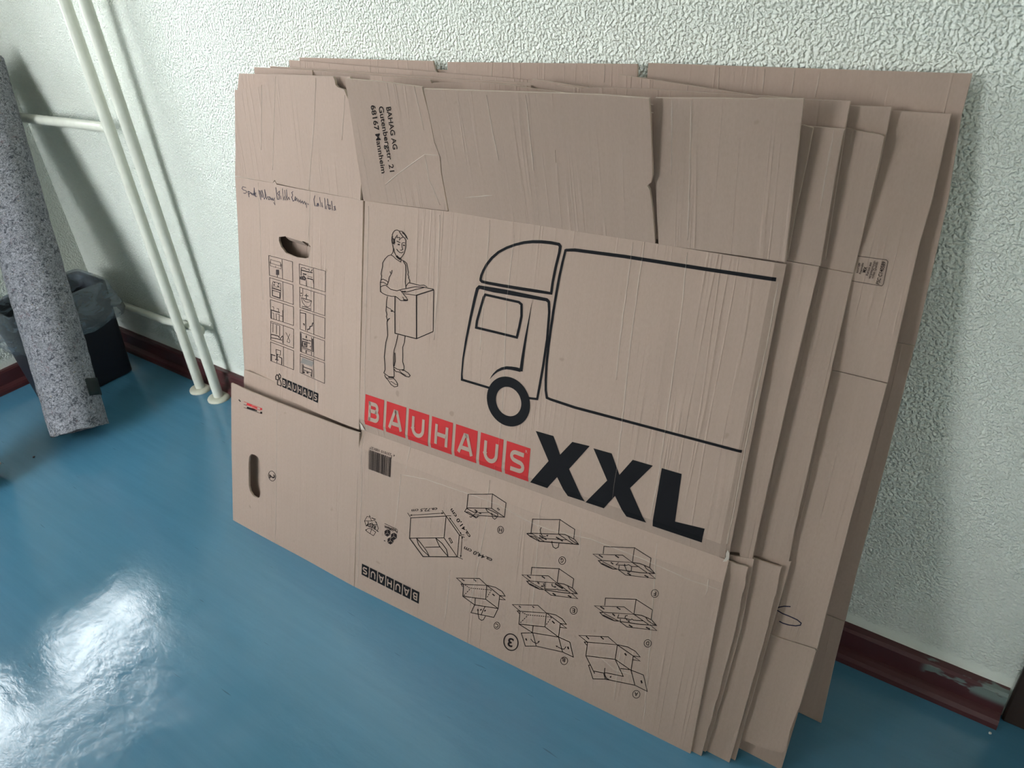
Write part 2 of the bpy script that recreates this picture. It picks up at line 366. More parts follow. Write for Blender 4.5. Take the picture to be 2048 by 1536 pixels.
# ------------------------------------------------------------------ felt rolls
def felt_roll(B, T, R, lab, tape=None, seed=0):
    B, T = Vector(B), Vector(T); ax = (T - B).normalized(); Ln = (T - B).length
    e = tag(empty('felt_roll', B), lab, 'felt roll', 'rolled felt leaning by the wall')
    s = ax.cross(Vector((0, 0, 1))).normalized(); t = ax.cross(s)
    P = lambda r, a, l: B + (s * math.cos(a) + t * math.sin(a)) * r + ax * l
    bm = bmesh.new(); seg = 72; nl = 70; rings = []
    for i in range(nl + 1):
        l = Ln * i / nl; ring = []
        for k in range(seg):
            a = 2 * math.pi * k / seg; q = P(R, a, l)
            rr = R + 0.0022 * noise.noise(q * 28 + Vector((seed, 0, 0))) + 0.0014 * noise.noise(q * 70)
            ll = l + (0.0035 * noise.noise(q * 40) if i in (0, nl) else 0)
            ring.append(bm.verts.new(P(rr, a, ll)))
        rings.append(ring)
    for a, b in zip(rings, rings[1:]):
        for k in range(seg): bm.faces.new((a[k], a[(k+1)%seg], b[(k+1)%seg], b[k]))
    obj('outer_layer', bm, M_felt, e, True)
    bm = bmesh.new(); N = 9 * 40; th = 0.0046; prev = None       # the wound layers, seen at the ends
    for i in range(N + 1):
        a = 2 * math.pi * i / 40; r = (R - 0.0005) * (1 - 0.82 * i / N)
        q = P(r, a, 0); jl = 0.003 * noise.noise(q * 45) + 0.0012
        cur = [bm.verts.new(P(r, a, jl)), bm.verts.new(P(r - th, a, jl)), bm.verts.new(P(r - th, a, Ln - jl)), bm.verts.new(P(r, a, Ln - jl))]
        if prev:
            for k in range(4): bm.faces.new((prev[k], prev[(k+1)%4], cur[(k+1)%4], cur[k]))
        prev = cur
    obj('wound_layers', bm, M_felt, e, True)
    if tape:
        a0, a1, l0, l1 = tape; bm = bmesh.new(); grid = [[bm.verts.new(P(R + 0.0028, a0 + (a1-a0)*i/16, l0 + (l1-l0)*j/3 + (0.001 if i % 5 == 0 else 0))) for j in range(4)] for i in range(17)]
        for g0, g1 in zip(grid, grid[1:]):
            for j in range(3): bm.faces.new((g0[j], g0[j+1], g1[j+1], g1[j]))
        o = obj('tape_strip', bm, M_tape, e, True); o['label'] = 'dark tape strip near the lower end'
        md = o.modifiers.new('thickness', 'SOLIDIFY'); md.thickness = 0.0006
    return e
TAPE = (1.25, -0.7, 0.082, 0.130)
felt_roll((-1.056, -0.389, 0.037), (-1.497, -0.104, 0.928), 0.073, 'grey speckled felt roll leaning in the corner in front of the waste bin', TAPE)
felt_roll((-1.106, -0.654, 0.0265), (-1.466, -0.744, 0.975), 0.072, 'grey felt roll at the far left, only its lower corner in view', None, 7)

# ------------------------------------------------------------------ waste bin with liner
def waste_bin():
    x0, x1, y0, y1 = -1.437, -1.300, -0.344, -0.092; H = 0.312
    e = tag(empty('waste_bin', ((x0+x1)/2, (y0+y1)/2, 0)), 'black plastic waste bin with a clear liner, behind the felt roll', 'waste bin')
    def loop(z, d, rad, n=6):
        a = z / H; X0, X1, Y0, Y1 = x0-0.022*a-d, x1+0.020*a+d, y0-0.016*a-d, y1+0.016*a+d; out = []
        for cx, cy, q in ((X1-rad, Y1-rad, 0), (X0+rad, Y1-rad, 1), (X0+rad, Y0+rad, 2), (X1-rad, Y0+rad, 3)):
            for k in range(n+1):
                t = (q + k/n) * math.pi/2; out.append(Vector((cx+rad*math.cos(t), cy+rad*math.sin(t), z)))
        return out
    def dens(L, k):
        out = []
        for i, p in enumerate(L):
            q = L[(i+1) % len(L)]; n = max(1, int((q-p).length / 0.012))
            for j in range(n): out.append(p.lerp(q, j/n))
        return out
    def skin(bm, loops, close=True):
        rings = [[bm.verts.new(p) for p in L] for L in loops]; n = len(rings[0])
        for a, b in zip(rings, rings[1:]):
            for k in range(n): bm.faces.new((a[k], a[(k+1)%n], b[(k+1)%n], b[k]))
        return rings
    bm = bmesh.new()
    r = skin(bm, [loop(0.0, -0.003, 0.018), loop(0.004, 0, 0.018), loop(H*0.5, 0, 0.018), loop(H, 0, 0.018), loop(H, -0.003, 0.016), loop(0.006, -0.003, 0.016)])
    bm.faces.new(r[0][::-1]); bm.faces.new(r[-1]); bmesh.ops.recalc_face_normals(bm, faces=bm.faces); obj('body', bm, M_bin, e)
    RA = Vector((-1.056, -0.389, 0.037)); RD = (Vector((-1.497, -0.104, 0.928)) - RA).normalized()
    base = dens(loop(H, 0, 0.018), 0); c = sum(base, Vector()) / len(base)
    bm = bmesh.new(); rows = []
    spec = [(-0.12, -0.012), (-0.06, -0.008), (-0.01, -0.006), (0.004, -0.004), (0.007, 0.002), (0.004, 0.006), (-0.015, 0.010), (-0.035, 0.016), (-0.055, 0.023), (-0.075, 0.029), (-0.092, 0.032), (-0.105, 0.027), (-0.112, 0.018)]
    for i, (dz, d) in enumerate(spec):
        row = []
        for k, p in enumerate(base):
            n = Vector((p.x - c.x, (p.y - c.y) * 0.45, 0)).normalized(); w = max(0, (i - 4) / 8)
            q = p + n * (d + w * (0.016 * noise.noise(Vector((p.x*22, p.y*22, dz*9))) + 0.007 * noise.noise(Vector((p.x*60, p.y*60, dz*30)))))
            q.z += dz + w * 0.022 * noise.noise(Vector((p.x*14+3, p.y*14, 0)))
            dq = q - RA; dq -= RD * dq.dot(RD)                  # the film is pressed flat where the roll leans past it
            if dq.length < 0.0775: q += dq.normalized() * (0.0775 - dq.length)
            row.append(q)
        rows.append(row)
    skin(bm, rows); obj('liner', bm, M_film, e, True)
waste_bin()

# ------------------------------------------------------------------ flattened moving boxes: outlines and print in panel coordinates
# FRAMES: origin, direction along the panel, direction up the panel, bend profiles; print data in hundredths of a millimetre along/up each panel
FRAMES={'main':[[0.0,-0.36842,0.0],[0.998704,0.050889,0.0],[-0.015043,0.295225,0.955309],[[0.0,0.0],[0.3136,0.0],[0.3486,-0.008],[0.3746,0.0],[2.0,0.0]],[[-1.0,0.0],[0.712,0.0],[0.727,-0.004],[1.0,-0.004]]],
'bflap':[[0.0,-0.36842,0.0],[0.998704,0.050889,0.0],[-0.015043,0.295225,0.955309],[[0.0,0.0],[0.3136,0.0],[0.3486,-0.008],[0.3746,0.0],[2.0,0.0]],[]],
'plain':[[0.0,-0.36842,0.0],[0.998704,0.050889,0.0],[-0.015043,0.295225,0.955309],[],[]],
'left':[[-0.42522,-0.11045,0.73777],[0.997498,-0.065222,0.027283],[-0.006944,0.293659,0.955885],[],[]],
'lowleft':[[-0.40474,-0.3744,0.0],[0.999897,0.01432,-0.000286],[-0.003962,0.295738,0.955261],[],[]],
'ltop':[[-0.42522,-0.11045,0.73777],[0.997498,-0.065222,0.027283],[-0.017188,0.150596,0.988446],[],[]],
'ltopback':[[-0.42426,-0.09664,0.73569],[0.997498,-0.065222,0.027283],[-0.017188,0.150596,0.988446],[],[]],
'flapA':[[-0.01869,-0.13689,0.75035],[0.998391,0.055065,0.013527],[-0.012781,-0.013882,0.999822],[],[]],
'flapB':[[0.16989,-0.12649,0.7529],[0.998725,0.050462,-0.001384],[0.006536,-0.102077,0.994755],[],[]],
'flapC':[[0.5374,-0.10817,0.75159],[0.99868,0.051339,0.001454],[-0.000787,-0.013002,0.999915],[],[]],
'b1bf':[[0.0,-0.1165,0.75],[0.99955,0.029987,0.0],[-0.001795,0.059839,0.998206],[],[]],
'b2low':[[0.0,-0.348,0.0],[0.99955,0.029987,0.0],[-0.00939,0.313008,0.949704],[],[]],
'b2lowb':[[0.0,-0.3405,0.0],[0.999608,0.027989,0.0],[-0.008907,0.318094,0.948017],[],[]],
'b2m':[[0.0,-0.21,0.335],[0.999992,0.004,0.0],[-0.00112,0.279907,0.960027],[],[]],
'b2f':[[0.0,-0.089,0.75],[0.999992,0.004,0.0],[-0.000319,0.079744,0.996815],[],[]],
'b2fb':[[0.0,-0.083,0.75],[0.999992,0.004,0.0],[-0.000437,0.109339,0.994004],[],[]],
'b2fl':[[0.0,-0.0815,0.75],[0.999998,0.002,0.0],[-0.000219,0.10934,0.994004],[],[]],
'b3low':[[0.0,-0.33175,0.0],[0.999688,0.024992,0.0],[-0.00811,0.324418,0.945879],[],[]],
'b3lowb':[[0.0,-0.3225,0.0],[0.999758,0.021995,0.0],[-0.007248,0.329453,0.944144],[],[]],
'b3m':[[0.0,-0.192,0.335],[0.999992,0.004,0.0],[-0.001085,0.271346,0.962481],[],[]],
'b3f':[[0.0,-0.07425,0.75],[0.999996,0.003,0.0],[-0.000299,0.099503,0.995037],[],[]],
'b3fb':[[0.0,-0.0675,0.75],[0.999998,0.002,0.0],[-0.000219,0.10934,0.994004],[],[]],
'b4top':[[0.0,-0.0995,0.6],[0.999998,0.002,0.0],[-0.000381,0.190719,0.981645],[],[]],
'b4m':[[0.0,-0.222,0.2],[0.999992,0.004,0.0],[-0.001158,0.289538,0.957166],[],[]],
'b4low':[[0.0,-0.296,0.03],[0.99995,0.01,0.0],[-0.003643,0.364262,0.931289],[],[]],
'b4lowb':[[0.0,-0.2885,0.0],[0.99995,0.01,0.0],[-0.003176,0.31762,0.948213],[],[]],
'b5t':[[0.0,-0.0675,0.63],[0.999998,0.002,0.0],[-0.000288,0.144069,0.989568],[],[]],
'b5tb':[[0.0,-0.062,0.63],[0.999998,0.002,0.0],[-0.000288,0.144069,0.989568],[],[]],
'b5m':[[0.0,-0.1365,0.2],[0.999998,0.002,0.0],[-0.000317,0.158438,0.987369],[],[]],
'b5low':[[0.0,-0.1715,0.0],[0.999998,0.002,0.0],[-0.000345,0.17238,0.985031],[],[]]}
PANELS={'main':{'fr':'main','o':[(-0.002,0.3486011632618251),(0.726,0.3486011632618251),(0.7259,0.7866),(0.5461,0.7876),(0.182,0.7881),(-0.002,0.7839974308636443)],'h':[]},
'bflap':{'fr':'bflap','o':[(-0.002,0),(0.728,-0.001),(0.7265,0.3486011632618251),(-0.002,0.3486011632618251)],'h':[]},
'left':{'fr':'left','o':[(0.0,0.0),(0.1336,0.0012),(0.1404,0.0058),(0.1471,-0.0002),(0.2235,-0.0003),(0.4073,0.0005),(0.4145,-0.433),(0.3737,-0.4356),(0.2944,-0.4379),(0.2098,-0.4394),(0.1196,-0.4432),(0.0703,-0.4434),(0.0231,-0.4461),(0.0195,-0.371),(0.0114,-0.2046)],'h':[[(0.1548,-0.1016),(0.1784,-0.0961),(0.2339,-0.0974),(0.253,-0.0992),(0.2593,-0.1068),(0.2564,-0.1189),(0.2518,-0.1264),(0.2407,-0.1302),(0.2099,-0.1325),(0.1784,-0.1298),(0.1615,-0.1195),(0.1548,-0.1096)]]},
'lowleft':{'fr':'lowleft','o':[(0.0,0.0),(0.4008,-0.0),(0.4005,0.2002),(0.3994,0.3445),(0.3609,0.3422),(0.2296,0.3399),(0.1609,0.3391),(0.0688,0.3397),(0.0049,0.3422),(-0.0001,0.1794)],'h':[[(0.0713,0.1928),(0.0818,0.195),(0.0921,0.1935),(0.1005,0.1867),(0.1021,0.1739),(0.1013,0.1073),(0.0977,0.0947),(0.0889,0.0903),(0.0766,0.0908),(0.0662,0.0983),(0.0611,0.1103),(0.0613,0.1687),(0.0642,0.1843)]]},
'ltop':{'fr':'ltop','o':[(0.0003,0.001),(0.017,0.0545),(0.0289,0.1036),(0.0473,0.1696),(0.1004,0.1751),(0.1378,0.179),(0.1517,0.1829),(0.16,0.1909),(0.1641,0.2013),(0.2031,0.2014),(0.3555,0.202),(0.3587,0.1966),(0.3601,0.1888),(0.3662,0.185),(0.3818,0.1824),(0.3913,0.1662),(0.4032,0.1107),(0.4099,0.0616),(0.4052,0.0254),(0.4006,0.0006),(0.2236,0.0007),(0.1475,0.0017),(0.1422,0.0079),(0.1339,0.0012)],'h':[]},
'ltopback':{'fr':'ltopback','o':[(0.0469,0.1989),(0.3831,0.2023),(0.4068,0.1661),(0.3955,0.0587),(-0.0074,0.0209),(0.0245,0.1495)],'h':[]},
'flapA':{'fr':'flapA','o':[(0.0007,-0.0017),(0.0052,0.0451),(0.0114,0.1298),(0.0157,0.2032),(0.0897,0.2001),(0.1725,0.1939),(0.1728,0.186),(0.1775,0.1553),(0.18,0.1121),(0.1868,0.0899),(0.185,0.0635),(0.188,0.0008)],'h':[]},
'flapB':{'fr':'flapB','o':[(0.0011,0.0001),(0.002,0.0662),(0.0058,0.0911),(0.0,0.1161),(-0.0007,0.1607),(-0.0023,0.1961),(0.1841,0.1993),(0.2905,0.2009),(0.3586,0.1998),(0.36,0.1731),(0.3607,0.1342),(0.3614,0.0989),(0.3583,0.0888),(0.3532,0.084),(0.3567,0.0787),(0.3605,0.0502),(0.3633,-0.0001),(0.1927,-0.0005)],'h':[]},
'flapC':{'fr':'flapC','o':[(0.0007,0.0001),(-0.0033,0.0498),(-0.0055,0.0858),(-0.0092,0.0896),(-0.0105,0.163),(-0.0104,0.1952),(-0.0084,0.1965),(0.0818,0.2005),(0.1192,0.201),(0.1237,0.2024),(0.1733,0.2035),(0.1738,0.1941),(0.1735,0.1688),(0.174,0.1156),(0.1745,0.0589),(0.1752,0.0025)],'h':[]},
'b1bf':{'fr':'b1bf','o':[(0.2001,0.005),(0.2004,0.1853),(0.5816,0.1724),(0.7091,0.1725),(0.721,0.1699),(0.7195,0.1328),(0.7149,0.0648),(0.713,0.0055)],'h':[]},
'b2low':{'fr':'b2low','o':[(-0.2201,0.0),(-0.2168,0.3559),(0.7096,0.3434),(0.7202,0.3444),(0.7266,0.3453),(0.7327,0.3442),(0.739,0.3446),(0.7453,0.3459),(0.7514,0.3456),(0.7508,0.336),(0.7509,0.3273),(0.7527,0.3189),(0.7527,0.3101),(0.7514,0.301),(0.7517,0.2921),(0.752,0.2832),(0.7527,0.2744),(0.7523,0.2653),(0.7524,0.2562),(0.7525,0.2472),(0.7528,0.2381),(0.7526,0.2219),(0.7515,0.2055),(0.7512,0.1891),(0.7501,0.1724),(0.7495,0.1555),(0.7498,0.1388),(0.7493,0.1217),(0.7472,0.1041),(0.7475,0.087),(0.7469,0.0694),(0.7449,0.0513),(0.7451,0.0336),(0.7438,0.0154),(0.7437,-0.0027)],'h':[]},
'b2lowb':{'fr':'b2lowb','o':[(-0.2201,0.0),(-0.2168,0.3639),(0.7057,0.3461),(0.7551,0.3562),(0.7585,0.2371),(0.7542,0.1269),(0.7473,0.0044)],'h':[]},
'b2m':{'fr':'b2m','o':[(-0.36,0.0),(0.7017,-0.0068),(0.7289,0.0041),(0.7315,-0.0016),(0.7492,0.0002),(0.7483,0.0497),(0.7494,0.2718),(0.7514,0.4325),(-0.3595,0.4323)],'h':[]},
'b2f':{'fr':'b2f','o':[(0.25,0.002),(0.7521,0.0011),(0.7516,0.1331),(0.7522,0.1658),(0.7534,0.1687),(0.7365,0.1685),(0.7087,0.1687),(0.2501,0.1956)],'h':[]},
'b2fL':{'fr':'b2fl','o':[(-0.36,0.002),(-0.02,0.002),(-0.1761,0.1887),(-0.1752,0.1967),(-0.3415,0.1959)],'h':[]},
'b2fM':{'fr':'b2fl','o':[(-0.02,0.002),(0.42,0.002),(0.3028,0.1836),(0.3028,0.1933),(0.1979,0.1927),(0.1086,0.188),(0.1057,0.1924),(-0.0781,0.195),(-0.1733,0.1963)],'h':[]},
'b2fR':{'fr':'b2fb','o':[(0.44,0.002),(0.7554,0.0073),(0.751,0.172),(0.751,0.1974),(0.6991,0.1962),(0.6548,0.1977),(0.6144,0.1973),(0.4958,0.198),(0.4067,0.1957),(0.3914,0.1936),(0.3749,0.1948),(0.3471,0.1952),(0.44,0.0503)],'h':[]},
'b3low':{'fr':'b3low','o':[(-0.2201,0.0),(-0.2172,0.3573),(0.7022,0.3443),(0.7548,0.3515),(0.7611,0.3516),(0.7674,0.3516),(0.7737,0.3518),(0.7799,0.3518),(0.7861,0.3524),(0.7923,0.3531),(0.792,0.3437),(0.792,0.335),(0.7926,0.3263),(0.793,0.3176),(0.7935,0.3089),(0.7923,0.2999),(0.7927,0.291),(0.7922,0.282),(0.7929,0.2732),(0.7922,0.2641),(0.7931,0.2552),(0.7928,0.246),(0.7925,0.2292),(0.7921,0.2122),(0.7908,0.1949),(0.7911,0.1778),(0.7898,0.1602),(0.7895,0.1426),(0.7893,0.1249),(0.788,0.1068),(0.7881,0.0888),(0.7869,0.0703),(0.7869,0.052),(0.7862,0.0333),(0.785,0.0143),(0.7842,-0.0047)],'h':[]},
'b3lowb':{'fr':'b3lowb','o':[(-0.2201,0.0),(-0.2174,0.3654),(0.7435,0.3489),(0.8012,0.3603),(0.7968,0.2437),(0.7938,0.1266),(0.7908,0.0013)],'h':[]},
'b3m':{'fr':'b3m','o':[(-0.32,0.0),(0.7259,-0.0092),(0.7954,0.0041),(0.7933,0.0559),(0.7916,0.2748),(0.7905,0.4242),(-0.3195,0.4312)],'h':[]},
'b3f':{'fr':'b3f','o':[(0.3,0.002),(0.7903,-0.0065),(0.7938,0.1331),(0.7936,0.1591),(0.7905,0.1611),(0.7664,0.1636),(0.7509,0.1658),(0.7079,0.1695),(0.3001,0.201)],'h':[]},
'b3fb':{'fr':'b3fb','o':[(0.44,0.002),(0.7919,0.0021),(0.7938,0.1602),(0.7937,0.1902),(0.7495,0.1894),(0.6903,0.1893),(0.44,0.2113)],'h':[]},
'b3fL':{'fr':'b3fb','o':[(-0.31,0.002),(0.42,0.002),(0.3335,0.172),(0.334,0.1937),(0.2357,0.1932),(0.1608,0.1928),(0.1172,0.1932),(-0.1386,0.1955),(-0.311,0.1963)],'h':[]},
'b4top':{'fr':'b4top','o':[(-0.27,0.0),(0.6804,-0.003),(0.7948,0.0132),(0.8586,0.0136),(0.855,0.1915),(0.8567,0.2447),(0.854,0.3392),(0.7927,0.339),(-0.2699,0.3616)],'h':[]},
'b4m':{'fr':'b4m','o':[(-0.27,0.0),(0.7146,0.0044),(0.7961,0.0108),(0.8596,0.0199),(0.8583,0.2295),(0.8587,0.3396),(0.8586,0.4295),(0.7952,0.43),(-0.2695,0.4179)],'h':[]},
'b4low':{'fr':'b4low','o':[(-0.27,0.0107),(-0.2694,0.1804),(0.7161,0.1888),(0.7973,0.1944),(0.8581,0.2015),(0.8601,0.1992),(0.8586,0.1056),(0.8545,0.0589),(0.8565,0.0239),(0.8522,0.0158),(0.8349,0.0108),(0.8046,0.0056),(0.7922,0.0038)],'h':[]},
'b4lowb':{'fr':'b4lowb','o':[(-0.39,0.0),(-0.3893,0.2162),(0.7951,0.2208),(0.8618,0.2257),(0.8596,0.1966),(0.8579,0.1312),(0.8552,0.0035),(0.8482,-0.0039)],'h':[]},
'b5tL':{'fr':'b5t','o':[(-0.27,0.0101),(0.07,0.0101),(0.0986,0.3069),(0.0924,0.3144),(0.084,0.3217),(0.0803,0.3353),(-0.2535,0.3312)],'h':[]},
'b5tM':{'fr':'b5t','o':[(0.1,0.0101),(0.45,0.0101),(0.4575,0.3126),(0.4548,0.3428),(0.1114,0.3347)],'h':[]},
'b5tR':{'fr':'b5t','o':[(0.462,0.0),(0.8758,0.0269),(0.8713,0.2095),(0.8633,0.3027),(0.8637,0.3464),(0.8417,0.3461),(0.4715,0.3446)],'h':[]},
'b5tb':{'fr':'b5tb','o':[(-0.25,0.0101),(0.86,0.0101),(0.8601,0.3284),(-0.2499,0.3183)],'h':[]},
'b5m':{'fr':'b5m','o':[(-0.27,0.0),(0.8785,0.0093),(0.877,0.097),(0.8774,0.2855),(0.8756,0.4608),(-0.2699,0.4355)],'h':[]},
'b5low':{'fr':'b5low','o':[(-0.27,0.0),(-0.2699,0.203),(0.878,0.211),(0.8787,0.1353),(0.8824,0.0022)],'h':[]}}
